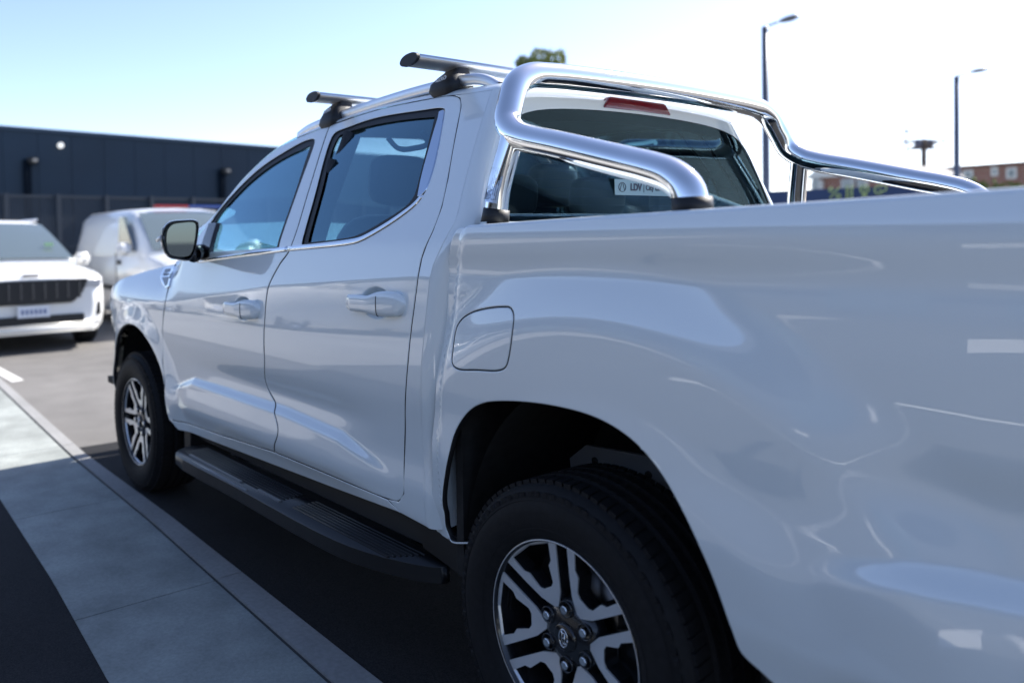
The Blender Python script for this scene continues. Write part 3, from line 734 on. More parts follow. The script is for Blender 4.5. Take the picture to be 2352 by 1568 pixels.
if gme.polygons[0].normal.x < 0: gme.flip_normals()
mirror(sh, mirror(o_m)); 
ind = [onp(361, 548, .05), onp(364, 552, .03), onp(372, 556, .01)]
tube('indicator_lens', [tuple(mc+(p-mc)*1.0+np.array([0, -.004, 0])) for p in catmull([onp(374, 545, .012), onp(368, 549, .04), onp(364, 552, .07)], 4)], .010, AMBER, o_m, seg=10)
arm0 = onp(440, 592, .04); 
armr = tube('mirror_arm', [tuple(onp(436, 578, .05)), tuple(onp(445, 585, .03)), (-2.215, .07, 1.325), (-2.23, .12, 1.325)], [.035, .034, .036, .036], GLOSSB, o_m, seg=16)
mirror(armr)
panel('mirror_base', trace([(447, 598), (463, 573), (482, 512), (500, 512), (486, 560), (481, 590), (470, 597)], S_cab), [], lambda x, z: S_cab(x, z)-.006, GLOSSB, o_fd, gap=0, lip=.02, grid=.03)
# ---- fender badge
bd = trace([(378, 616), (402, 611), (400, 626), (391, 657), (384, 663), (373, 648), (370, 634)], S_cab)
ob = panel('fender_badge', bd, [], lambda x, z: S_cab(x, z)-.008, CHROME, o_fen, gap=0, lip=.012, grid=.02, step=.006)
for uvs in ([(383, 618), (396, 616), (394, 623), (381, 625)], [(376, 637), (392, 635), (388, 652), (383, 656)]):
    panel('badge_insert', trace(uvs, S_cab), [], lambda x, z: S_cab(x, z)-.010, mat('badge_grey', (.3, .33, .36), .4), ob, gap=0, lip=.001, grid=.03, bevel=False)
bc = hit(387, 630, S_cab); text_mesh('badge_lettering', 'Bi-Turbo', .026, PRINT, ob, frame((bc[0], float(S_cab(*bc))-.0105, bc[1]), (1, .0, .02), (0, .25, 1)), bold=.0004)
# ---- running board
rb = [(-2.31, -.015), (-2.27, -.038), (-1.6, -.040), (-1.0, -.040), (-.80, -.024), (-.64, .018), (-.52, .072), (-.48, .115), (-.52, .145), (-2.33, .150), (-2.36, .10), (-2.35, .02)]
def board(mirror_it=False):
    pr = catmull([np.array(p) for p in rb], 4, True, (9,))
    o = prism('running_board', pr, .350, .400, 'z', mat('board_plastic', (.009, .010, .012), .38, bump=(500, .0003, 2)), truck, bevel=.010, smooth=True)
    for k in range(7):
        y = .018+k*.016; tube('tread_ridge', [(-2.27, y, .401), (-1.35, y, .401)], .0045, BLACK, o, seg=8); tube('tread_ridge', [(-1.25, y, .401), (-.62+k*.01-.03, y, .401)], .0045, BLACK, o, seg=8)
    mt = mat('pale_strip', (.22, .225, .23), .35)
    tube('edge_trim', [(-2.25, -.020, .397), (-1.55, -.024, .397)], .007, mt, o, seg=8)
    for x0, x1, y in ((-2.20, -1.66, .006), (-1.52, -1.34, .012)): boxo('pale_insert', (x0, y-.008, .400), (x1, y+.004, .4055), mt, o)
    for x in (-2.1, -1.4, -.8): boxo('board_bracket', (x, .1, .36), (x+.05, .5, .39), DARK, o)
    return o
orb = board(); mirror(orb)
boxo('under_sill', (-2.55, .165, .40), (-.36, .20, .53), mat('under_sill_plastic', (.03, .029, .028), .7), truck)
prism('rear_corner_moulding', [(-.62, .50), (-.36, .50), (-.20, .47), (-.22, .36), (-.60, .42)], .11, .18, 'y', BLACK, truck, bevel=.006)

# ------------------------------------------------------------------ wheels
def tyre_profile():
    return [(.232, .012), (.238, .002), (.248, -.006), (.262, -.013), (.285, -.020), (.310, -.022), (.333, -.019), (.347, -.012), (.351, -.0125), (.362, -.004), (.370, .006), (.3765, .018), (.380, .035), (.3815, .06),
            (.3815, .066), (.374, .069), (.374, .078), (.382, .081), (.3825, .11), (.375, .113), (.375, .122), (.3825, .125), (.3825, .155), (.375, .158), (.375, .167), (.382, .170), (.3815, .20), (.374, .203), (.374, .21), (.380, .213), (.3765, .235), (.36, .25), (.33, .262), (.28, .262), (.238, .25), (.232, .24)]
def build_wheel(c, rot, turn=1):
    """c = centre of the outer face (x, y, z)"""
    w_ = bpy.data.objects.new('wheel', None); COL.objects.link(w_); w_.parent = truck; w_.empty_display_size = .1
    w_.location = c; w_.rotation_euler = (0, 0, 0 if turn == 1 else PI)
    ty = lathe('tyre', tyre_profile(), RUBBER, w_, 128)
    # shoulder and tread blocks: one joined relief
    bm = bmesh.new()
    def tile(a0, a1, r0, r1, y0, y1, sk=0):
        vs = []
        for r in (r0, r1):
            for (a, y) in ((a0, y0), (a1, y0), (a1+sk, y1), (a0+sk, y1)): vs.append(bm.verts.new((r*math.cos(a), y, r*math.sin(a))))
        for f in ((0, 1, 2, 3), (7, 6, 5, 4), (0, 4, 5, 1), (1, 5, 6, 2), (2, 6, 7, 3), (3, 7, 4, 0)): bm.faces.new([vs[i] for i in f])
    N = 84
    for k in range(N):
        a = 2*PI*k/N; d = 2*PI/N
        tile(a, a+d*.78, .362, .3845, .012, .062, .3*d)
        tile(a, a+d*.86, .37, .385, .083, .109, -.35*d); tile(a+.4*d, a+d*1.26, .37, .385, .127, .153, .35*d)
        tile(a, a+d*.86, .37, .3845, .172, .199, -.3*d); tile(a, a+d*.78, .36, .3835, .215, .24, .3*d)
        # zig-zag scallops at the shoulder
        h = .0055 if k % 2 else .009
        tile(a, a+d*.5, .345, .358, -.0145, -.004, .45*d if k % 2 else -.45*d)
    t2 = bmo('tread_blocks', bm, RUBBER, ty); t2['kind'] = 'stuff'
    # raised rings on the sidewall
    for r, y in ((.268, -.0148), (.338, -.0172)):
        V = []; lathe('sidewall_ring', [(r-.0015, y), (r, y-.0018), (r+.0015, y)], RUBBER, ty, 96)
    # rim
    rimo = lathe('rim', [(.2415, .0), (.2405, -.0035), (.2365, -.004), (.233, .0), (.229, .012), (.226, .02), (.2245, .05), (.218, .12), (.21, .20), (.232, .235)], ALLOYD, w_, 96)
    lathe('rim_lip', [(.2385, -.0042), (.2372, -.0050), (.236, -.0042)], ALLOY, rimo, 96)
    lathe('brake_disc', [(.05, .105), (.160, .105), (.160, .125)], mat('brake_disc', (.18, .17, .165), .35, metal=1), w_, 64)
    prism('brake_caliper', [(.10, -.10), (.175, -.10), (.20, 0), (.175, .10), (.10, .10)], .085, .15, 'y', ALLOYD, w_, bevel=.01)
    lathe('wheel_back', [(.0, .14), (.215, .14)], DARK, w_, 48)
    # six V spokes: dark body with machined face
    def pol(r, deg): a = math.radians(deg); return (r*math.cos(a), r*math.sin(a))
    outer = [pol(.236, -25.8), pol(.236, -17), pol(.236, -10), pol(.236, 0), pol(.236, 10), pol(.236, 17), pol(.236, 25.8), pol(.16, 23.8), pol(.108, 20.5), pol(.066, 3.5), pol(.063, 0), pol(.066, -3.5), pol(.108, -20.5), pol(.16, -23.8)]
    hole = [pol(.2290, -19), pol(.2290, 0), pol(.2290, 19), pol(.185, 17.2), pol(.172, 13.2), pol(.130, 11.5), pol(.121, 7), pol(.121, -7), pol(.130, -11.5), pol(.172, -13.2), pol(.185, -17.2)]
    def yface(r): return .006+.022*np.clip((.236-r)/.17, 0, 1)**1.2
    def vmesh(outer_, hole_, y_off, depth, name, m, bev):
        pts = outer_+hole_; n = len(outer_); h = len(hole_)
        ed = [(i, (i+1) % n) for i in range(n)]+[(n+i, n+(i+1) % h) for i in range(h)]
        vs, es, fs, ov, oe, of = delaunay_2d_cdt([Vector(p) for p in pts], ed, [], 0, 1e-6)
        V2 = np.array([tuple(v) for v in vs]); T = np.array([f for f in fs]); cc = V2[T].mean(1)
        ok = inside(np.array(outer_), cc) & ~inside(np.array(hole_), cc); T = T[ok]
        V = [(p[0], yface(math.hypot(*p))+y_off, p[1]) for p in V2]; k = len(V)
        V += [(p[0]*.985, yface(math.hypot(*p))+y_off+depth, p[1]*.985) for p in V2]
        Fc = [tuple(int(i) for i in t) for t in T]+[tuple(int(i)+k for i in t[::-1]) for t in T]
        for loop in (range(n), range(n, n+h)):
            L = list(loop); 
            for i in range(len(L)):
                a, b = L[i], L[(i+1) % len(L)]; Fc.append((a, b, b+k, a+k))
        me = mesh(name, V, Fc); bm = bmesh.new(); bm.from_mesh(me); bmesh.ops.recalc_face_normals(bm, faces=bm.faces[:])
        if bev: bmesh.ops.bevel(bm, geom=[e for e in bm.edges if e.calc_face_angle(0) > .6], offset=bev, segments=1, affect='EDGES')
        bm.to_mesh(me); bm.free(); return me
    sc = lambda L, s: [((p[0]), (p[1])) for p in L]
    med = vmesh(outer, hole, .0035, .045, 'spoke', ALLOYD, .0)
    faceo, _ = offset(np.array(outer), .0014 if area(np.array(outer)) > 0 else -.0014); faceh, _ = offset(np.array(hole), -.0014 if area(np.array(hole)) > 0 else .0014)
    mef = vmesh([tuple(p) for p in faceo], [tuple(p) for p in faceh], .0, .006, 'spoke_face', ALLOY, 0)
    # recess block inside the V root
    for k in range(6):
        sp = link('spoke', med, ALLOYD, w_); sp.rotation_euler = (0, -math.radians(rot+60*k), 0)
        link('spoke_face', mef, ALLOY, sp)
    lathe('hub', [(0, .020), (.052, .020), (.060, .024), (.088, .032), (.095, .07)], ALLOYD, w_, 48)
    cap = lathe('centre_cap', [(0, .010), (.030, .0105), (.034, .013), (.036, .022)], GLOSSB, w_, 40)
    tube('cap_emblem', [(.0135*math.cos(a), .0095, .022*math.sin(a)) for a in np.linspace(0, 2*PI, 25)], .0016, CHROME, cap, seg=6)
    for pts in ([(-.004, .0095, .020), (-.004, .0095, -.013)], [(.005, .0095, .013), (.005, .0095, -.020)], [(-.004, .0095, .0), (.005, .0095, .0)], [(-.010, .0095, .012), (.005, .0095, .013)], [(-.004, .0095, -.013), (.010, .0095, -.012)]):
        tube('cap_emblem', pts, .0013, CHROME, cap, seg=6)
    ln = None
    for k in range(6):
        a = math.radians(rot+30+60*k); x, z = .069*math.cos(a), .069*math.sin(a)
        lathe('lug_well', [(.019, .026), (.0205, .017), (.018, .018), (.0165, .034)], ALLOYD, w_, 20, (x, 0, z))
        n_ = prism('lug_nut', [(x+.0115*math.cos(b), z+.0115*math.sin(b)) for b in [i*PI/3 for i in range(6)]], .010, .034, 'y', STEELN, w_, bevel=.002)
    return w_
YW = .075
build_wheel((0, YW, .382), 60); build_wheel((-3.155, YW, .382), 90)
def copy_tree(o, parent):
    c = o.copy(); COL.objects.link(c); c.parent = parent
    for ch in list(o.children): copy_tree(ch, c)
    return c
wl = [o for o in truck.children if o.name.startswith('wheel') and o.type == 'EMPTY']
for o in wl:
    c = copy_tree(o, truck); c.location = (o.location.x, 1.9-o.location.y, .382); c.rotation_euler = (0, 0, PI)

# ------------------------------------------------------------------ sports bar
R = .038
def bar_path(s):
    """s = 0 near side, 1 far side; hoop from the middle of the crossbar down to the rear foot"""
    P = [(-.335, .95, 1.858), (-.335, .60, 1.854), (-.335, .42, 1.848), (-.333, .335, 1.838), (-.326, .275, 1.808), (-.312, .235, 1.75), (-.293, .205, 1.69)]
    P += [tuple(aty(u, v, y)) for u, v, y in [(1183, 306, .188), (1212, 319, .180), (1290, 337, .17), (1437, 372.6, .158), (1495, 387, .15), (1545, 405, .143), (1574, 430, .137), (1584, 455, .134), (1586, 482, .132)]]
    return P if s == 0 else [(x, 1.9-y, z) for x, y, z in P]
near = bar_path(0); far = bar_path(1)
allp = near[::-1]+far[1:]
sp_bar = bpy.data.objects.new('sports_bar', None); COL.objects.link(sp_bar); sp_bar.parent = truck; sp_bar.empty_display_size = .1
pth = catmull([np.array(p) for p in allp], 8)
tube('bar_tube', pth, R, CHROME, sp_bar, seg=48)
for s in (0, 1):
    f = (lambda y: y) if s == 0 else (lambda y: 1.9-y)
    lg = tube('bar_leg', catmull([np.array(p) for p in [(-.252, f(.188), 1.655), (-.268, f(.172), 1.58), (-.283, f(.157), 1.50), (-.290, f(.148), 1.41)]], 8), .033, CHROME, sp_bar, seg=40)
    lathe_c = [(.0, .0)]
    tube('rubber_base', [(-.286, f(.151), 1.447), (-.291, f(.147), 1.405)], [.0365, .040], BLACK, sp_bar, seg=36)
    tube('rubber_base', [(.3425, f(.132), 1.447), (.343, f(.132), 1.408)], [.0415, .044], BLACK, sp_bar, seg=36)
    if s == 0:
        # printed warning sticker wrapped on the leg
        def legp(t, a, rr):
            A = np.array((-.2735, .1685, 1.555)); B = np.array((-.2875, .1515, 1.465)); T = (B-A)/np.linalg.norm(B-A); P = A+(B-A)*t
            X = np.cross(T, np.array((0, 1., 0))); X /= np.linalg.norm(X); Yv = np.cross(T, X); return P+(X*math.sin(a)+(-Yv if Yv[1] > 0 else Yv)*math.cos(a))*rr
        rows = [[legp(t, a, .0337) for a in np.linspace(-.75, .9, 12)] for t in np.linspace(-.1, 1.05, 6)]
        stk = loft('warning_sticker', rows, mat('clear_sticker', (.50, .56, .66), .22, metal=.8), lg)
        for c_ in range(9):
            a = -.6+c_*.16
            t = 0.02
            while t < .96:
                L = random.uniform(.03, .09); t1 = min(t+L, .98)
                if random.random() < .9: tube('sticker_print', [legp(t, a, .0339), legp(t1, a, .0339)], .0009, PRINT, lg, seg=4, caps=False)
                t = t1+.015

# ------------------------------------------------------------------ roof rails and cross bars
rail_uv = [(690, 303), (712, 287), (760, 266), (820, 243), (900, 217), (960, 199), (1030, 181), (1075, 171), (1105, 169), (1130, 176), (1152, 188)]
rc = []
for u, v in rail_uv: rc.append(aty(u, v, .395))
rc = catmull(rc, 5); 
def flat_bar(name, path, wy, hz, m, parent):
    rows = []
    for p in path:
        rows.append([(p[0], p[1]+wy*math.copysign(abs(math.cos(a))**.6, math.cos(a)), p[2]-hz+hz*math.copysign(abs(math.sin(a))**.6, math.sin(a))) for a in np.linspace(0, 2*PI, 17)])
    return loft(name, rows, m, parent, flip=False)
for s in (0, 1):
    pth_ = [np.array(p) for p in rc]; 
    if s: pth_ = [np.array([p[0], 1.9-p[1], p[2]]) for p in pth_]
    rl = flat_bar('roof_rail', pth_, .018, .019, SATIN, truck)
def crossbar(x, z, y0, m=SATIN):
    b = bpy.data.objects.new('crossbar', None); COL.objects.link(b); b.parent = truck; b.empty_display_size = .05
    ell = [(x+.044*math.copysign(abs(math.cos(a))**.85, math.cos(a)), z+.018*math.sin(a)+.004*math.cos(a)) for a in np.linspace(0, 2*PI, 33)[:-1]]
    bar = prism('aero_bar', ell, y0+.012, 1.9-y0-.012, 'y', SATIN, b)
    for p in bar.data.polygons: p.use_smooth = len(p.vertices) == 4
    for s in (0, 1):
        f = (lambda y: y) if s == 0 else (lambda y: 1.9-y)
        e = prism('end_cap', [((p[0]-x)*1.08+x, (p[1]-z)*1.08+z) for p in ell], f(y0), f(y0+.012), 'y', BLACK, b)
        zs = float(np.interp(x, [p[0] for p in rc], [p[2] for p in rc]))
        # foot: tapered clamp from the bar down over the rail
        rows = []
        for zz, hw, ya, yb in ((z-.006, .034, .395, .455), (z-.022, .036, .385, .458), (z-.040, .050, .362, .456), (zs-.02, .068, .342, .455), (zs-.045, .072, .336, .45), (zs-.066, .052, .345, .43)):
            ring = []
            for a in np.linspace(0, 2*PI, 25):
                ring.append((x+hw*math.copysign(abs(math.cos(a))**.5, math.cos(a)), f((ya+yb)/2+(yb-ya)/2*math.copysign(abs(math.sin(a))**.5, math.sin(a))), zz))
            rows.append(ring)
        ft = loft('clamp_foot', rows, BLACK, b, flip=bool(s))
        if s == 0: text_mesh('foot_lettering', 'AKRO', .021, PRINTW, ft, frame((x+.004, .347, z-.052), (1, 0, .12), (0, .35, 1)), bold=.0003)
    return b
crossbar(-.765, 1.952, .215); crossbar(-1.505, 1.947, .28)

# ------------------------------------------------------------------ interior
def seat(x, y, w_=.5, rake=.22, back_h=.62):
    s = bpy.data.objects.new('seat', None); COL.objects.link(s); s.parent = truck; s.location = (x, y, 0); s.empty_display_size = .1
    pillow('cushion', (-.52, -w_/2, .72), (0, w_/2, .90), SEATM, s)
    b = pillow('backrest', (-.07, -w_/2, 0), (.07, w_/2, back_h), SEATM, s, .5); b.location = (0, 0, .86); b.rotation_euler = (0, rake, 0)
    return s
for y in (.52, 1.38):
    s = seat(-1.42, y, .52)
    h = pillow('headrest', (-.05, -.14, 0), (.05, .14, .20), SEATM, s, .55); h.location = (.165, 0, 1.50); h.rotation_euler = (0, .15, 0)
s = seat(-.70, .95, 1.36, .12, .56)
for y in (-.46, .0, .46):
    h = pillow('headrest', (-.045, -.13, 0), (.045, .13, .15), SEATM, s, .55); h.location = (.085, y, 1.43); h.rotation_euler = (0, .1, 0)
for y in (.53, 1.37):
    pass
dash = prism('dashboard', [(-2.62, 1.24), (-2.25, 1.27), (-2.05, 1.22), (-1.98, 1.10), (-2.02, .8), (-2.6, .8)], .16, 1.74, 'y', INT, truck, bevel=.02)
boxo('instrument_hood', (-2.22, 1.20, 1.24), (-1.98, 1.62, 1.32), INT, truck, bevel=.03, smooth=True)
sw = [(-1.83+.0*math.cos(a)+.07*math.sin(a), 1.38+.185*math.cos(a), 1.16+.17*math.sin(a)) for a in np.linspace(0, 2*PI, 40)]
stw = tube('steering_wheel', sw, .014, GLOSSB, truck, seg=10, caps=False)
boxo('wheel_boss', (-1.88, 1.30, 1.10), (-1.84, 1.46, 1.20), INT, stw, bevel=.01)
boxo('inner_mirror', (-1.90, .84, 1.66), (-1.87, 1.06, 1.735), GLOSSB, truck, bevel=.01)
roofliner = loft('headlining', [[(x, p[0]+.03, p[1]-.035) for p in section(x)]+[(x, 1.9-p[0]-.03, p[1]-.035) for p in section(x)[::-1][1:]] for x in np.linspace(XW1, XE, 10)], INTL, truck)
for s in (0, 1):
    f = (lambda y: y) if s == 0 else (lambda y: 1.9-y)
    tube('grab_handle', catmull([np.array(p) for p in [(-1.05, f(.33), 1.735), (-1.04, f(.365), 1.70), (-.95, f(.37), 1.69), (-.86, f(.365), 1.70), (-.85, f(.33), 1.735)]], 5), .010, INTL, truck, seg=8)
    tube('pillar_trim', [(-1.30, f(.34), 1.78), (-1.36, f(.25), 1.50), (-1.40, f(.21), 1.32)], .035, INT, truck, seg=10)
    boxo('door_card', (-2.35, f(.13) if s == 0 else f(.17), .60), (-.65, f(.17) if s == 0 else f(.13), 1.27), INT, truck)
    tube('seat_belt', [(-1.32, f(.26), 1.68), (-1.36, f(.22), 1.45), (-1.40, f(.24), 1.0)], .018, INT, truck, seg=6)
bc_ = boxo('cab_back_trim', (-.46, .20, .60), (-.43, 1.70, 1.36), INT, truck)
# dealer sticker inside the rear window
XS = float(Xr(1.53))+.006
a0, a1 = atx(1413, 411, XS), atx(1541, 443, XS)
yb0, yb1, zb0, zb1 = a0[1], a1[1], a1[2], a0[2]
zc_ = (atx(1413, 430, XS)[2]+atx(1541, 433, XS)[2])/2; zb0, zb1 = zc_-.026, zc_+.026
st = boxo('dealer_sticker', (XS-.003, yb0, zb0), (XS-.001, yb1, zb1), STICK, o_rg)
zm = (zb0+zb1)/2
def stxt(b, y, size, bold=0): return text_mesh('sticker_lettering', b, size, PRINT, o_rg, frame((XS, y, zm), (0, 1, 0), (0, 0, 1)), .0003, bold)
L_ = yb1-yb0
stxt('LDV', yb0+L_*.36, .032, .0014); stxt('|', yb0+L_*.50, .030); stxt('City LDV', yb0+L_*.70, .026, .0006)
for r_ in (.015,): tube('sticker_emblem', [(XS, yb0+L_*.12+r_*1.2*math.cos(a), zm+r_*math.sin(a)) for a in np.linspace(0, 2*PI, 25)], .0011, PRINT, o_rg, seg=5)
for sgn in (-1, 1): tube('sticker_emblem', [(XS, yb0+L_*.12+sgn*.003, zm+.012), (XS, yb0+L_*.12+sgn*.012, zm-.010)], .001, PRINT, o_rg, seg=5)

# ================================================================== BACKGROUND
def hz(u, v, dep, w=0):          # world point at a given depth along the view
    return atd(u, v, dep)
# ---- painted mark on the sunlit road
pm = atz(8, 862); o = sheet('road_marking', [(pm[0]-1.0, pm[1]-.05), (pm[0]+.55, pm[1]-.02), (pm[0]+.5, pm[1]+.10), (pm[0]-1.0, pm[1]+.07)], .004, mat('road_paint', (.62, .61, .58), .7))

# ---- generic car / van
def station_loft(name, st, m, parent, closed_ends=True):
    """st: list of (x, [(y, z), ...]) half sections from the sill to the middle"""
    rows = [[(x, y, z) for y, z in h]+[(x, -y, z) for y, z in h[::-1][1:]] for x, h in st]
    o = loft(name, rows, m, parent, flip=False)
    me = o.data; bm = bmesh.new(); bm.from_mesh(me)
    n = len(rows[0])
    bm.verts.ensure_lookup_table()
    if closed_ends:
        for b in (0, (len(rows)-1)*n):
            try: bm.faces.new([bm.verts[b+i] for i in range(n)])
            except ValueError: pass
    bmesh.ops.recalc_face_normals(bm, faces=bm.faces[:]); bm.to_mesh(me); bm.free()
    for p in me.polygons: p.use_smooth = len(p.vertices) == 4
    return o
GRILLE = mat('grille_black', (.012, .012, .013), .5)
CARGLASS = mat('car_glass', (.10, .13, .14), .04, coat=.6, spec=.8)
PLATE = mat('plate_white', (.68, .70, .74), .5)
def car_wheel(parent, x, y, r=.34, wd=.22):
    s = 1 if y > 0 else -1
    t = lathe('wheel', [(r*.62, 0), (r*.68, -.012), (r*.95, -.010), (r, .02), (r, wd-.03), (r*.95, wd), (r*.6, wd)], RUBBER, parent, 32); t.location = (x, y, r); t.rotation_euler = (0, 0, PI if s > 0 else 0)
    rim_ = lathe('rim', [(0, .03), (r*.2, .02), (r*.58, .015), (r*.63, 0)], ALLOY, t, 24)
    for k in range(5):
        a = 2*PI*k/5; sp = prism('spoke', [(r*.1*math.cos(a+1.2), r*.1*math.sin(a+1.2)), (r*.62*math.cos(a+.14), r*.62*math.sin(a+.14)), (r*.62*math.cos(a-.14), r*.62*math.sin(a-.14)), (r*.1*math.cos(a-1.2), r*.1*math.sin(a-1.2))], .0, .03, 'y', ALLOYD, t)
def build_people_mover():
    c = thing('people_mover', '', 'car')
    W = .985
    L = [(2.50, .74, .34, .60, .90, .93), (2.44, .86, .28, .62, .93, .955), (2.30, .935, .22, .66, .97, 1.0), (2.0, .965, .20, .72, 1.00, 1.045), (1.5, W, .20, .78, 1.04, 1.10), (.95, W, .22, .80, 1.06, 1.15), (.3, W, .22, .80, 1.06, 1.13), (-1.0, W, .22, .80, 1.07, 1.13), (-2.2, .97, .24, .80, 1.07, 1.12), (-2.5, .90, .30, .80, 1.05, 1.08), (-2.58, .80, .45, .75, 1.0, 1.02)]
    st = []
    for x, w_, zb, zm, zs, zt in L: st.append((x, [(w_*.90, zb), (w_*.97, zb+.10), (w_, zb+.25 if zb < .5 else zb+.02), (w_, zm), (w_*.985, zs-.05), (w_*.93, zs), (w_*.80, zs+(zt-zs)*.5), (w_*.45, zt), (0, zt+.01)]))
    station_loft('body', st, WHITE2, c)
    G = [(1.28, .80, .0, 1.13), (.9, .82, .19, 1.15), (.45, .84, .40, 1.15), (.05, .85, .565, 1.15), (-.25, .85, .60, 1.15), (-1.2, .85, .61, 1.15), (-2.0, .84, .59, 1.15), (-2.3, .82, .52, 1.14), (-2.52, .80, .10, 1.08)]
    st = []
    for x, w_, h, zb in G: st.append((x, [(w_+.07, zb-.05), (w_+.06, zb), (w_-.02-.08*h/.6, zb+h*.5), (w_-.17*h/.6, zb+h*.88), (w_-.24*h/.6, zb+h*.96), (w_*.5, zb+h*1.0+.005), (0, zb+h*1.0+.012)]))
    station_loft('cabin', st, WHITE2, c)
    # windscreen
    rows = []
    for t in np.linspace(.03, .93, 8):
        x = 1.28-1.23*t; h = float(np.interp(x, [.05, .45, .9, 1.28], [.565, .40, .19, 0])); hw = .83-.20*t
        rows.append([(x+.03+.0*y, y, 1.15+h+.022-.02*(y/hw)**2) for y in np.linspace(-hw, hw, 9)])
    loft('windscreen', rows, CARGLASS, c)
    for s in (1, -1):
        o = mesh('side_window', [(.75, s*.865, 1.20), (-2.0, s*.875, 1.20), (-2.05, s*.72, 1.62), (-.2, s*.72, 1.66), (.1, s*.74, 1.60)], [(0, 1, 2, 3, 4)]); link('side_window', o, CARGLASS, c)
        m_ = boxo('door_mirror', (.62, s*.98, 1.06), (.80, s*1.20, 1.24), WHITE2, c, bevel=.04, smooth=True)
        prism('headlight', [(s*.64, .80), (s*.84, .80), (s*.86, .90), (s*.66, .90)], 2.36, 2.508, 'x', mat('lamp_unit', (.5, .5, .5), .15, coat=1), c, bevel=.01)
        prism('fog_recess', [(s*.76, .42), (s*.85, .44), (s*.85, .62), (s*.80, .60)], 2.35, 2.47, 'x', GRILLE, c, bevel=.01)
        tube('roof_rail', [(.0, s*.62, 1.76), (-1.9, s*.62, 1.77)], .018, SATIN, c, seg=8)
        for x in (1.62, -1.55): car_wheel(c, x, s*.955)
    g = prism('grille', [(-.68, .92), (.68, .92), (.60, .74), (.48, .62), (-.48, .62), (-.60, .74)], 2.42, 2.565, 'x', GRILLE, c, bevel=.015)
    for k in range(9):
        y = -.56+k*.14; boxo('grille_bar', (2.56, y-.012, .68), (2.575, y+.012, .89), mat('grille_chrome', (.10, .10, .11), .25, metal=1) if k == 0 else bpy.data.materials['grille_chrome'], g)
    boxo('lower_bumper', (2.30, -.78, .24), (2.56, .78, .38), WHITE2, c, bevel=.03, smooth=True)
    boxo('lower_intake', (2.40, -.62, .365), (2.545, .62, .47), GRILLE, c, bevel=.01)
    boxo('bumper_trim', (2.45, -.80, .335), (2.575, .80, .36), CHROME, c, bevel=.008)
    boxo('number_plate', (2.56, -.19, .46), (2.592, .19, .60), PLATE, c)
    pl_ = [ch for ch in c.children if ch.name.startswith('number_plate')][0]
    for k in range(6): boxo('plate_character', (2.592, -.15+k*.052, .50), (2.594, -.118+k*.052, .56), mat('plate_ink', (.12, .16, .3), .6) if k == 0 else bpy.data.materials['plate_ink'], pl_)
    boxo('windscreen_sticker', (.98, .50, 1.345), (1.0, .62, 1.40), mat('sticker_green', (.35, .55, .30), .5), c)
    boxo('bonnet_badge', (2.40, -.10, .955), (2.47, .10, 1.00), CHROME, c, bevel=.01)
    return c
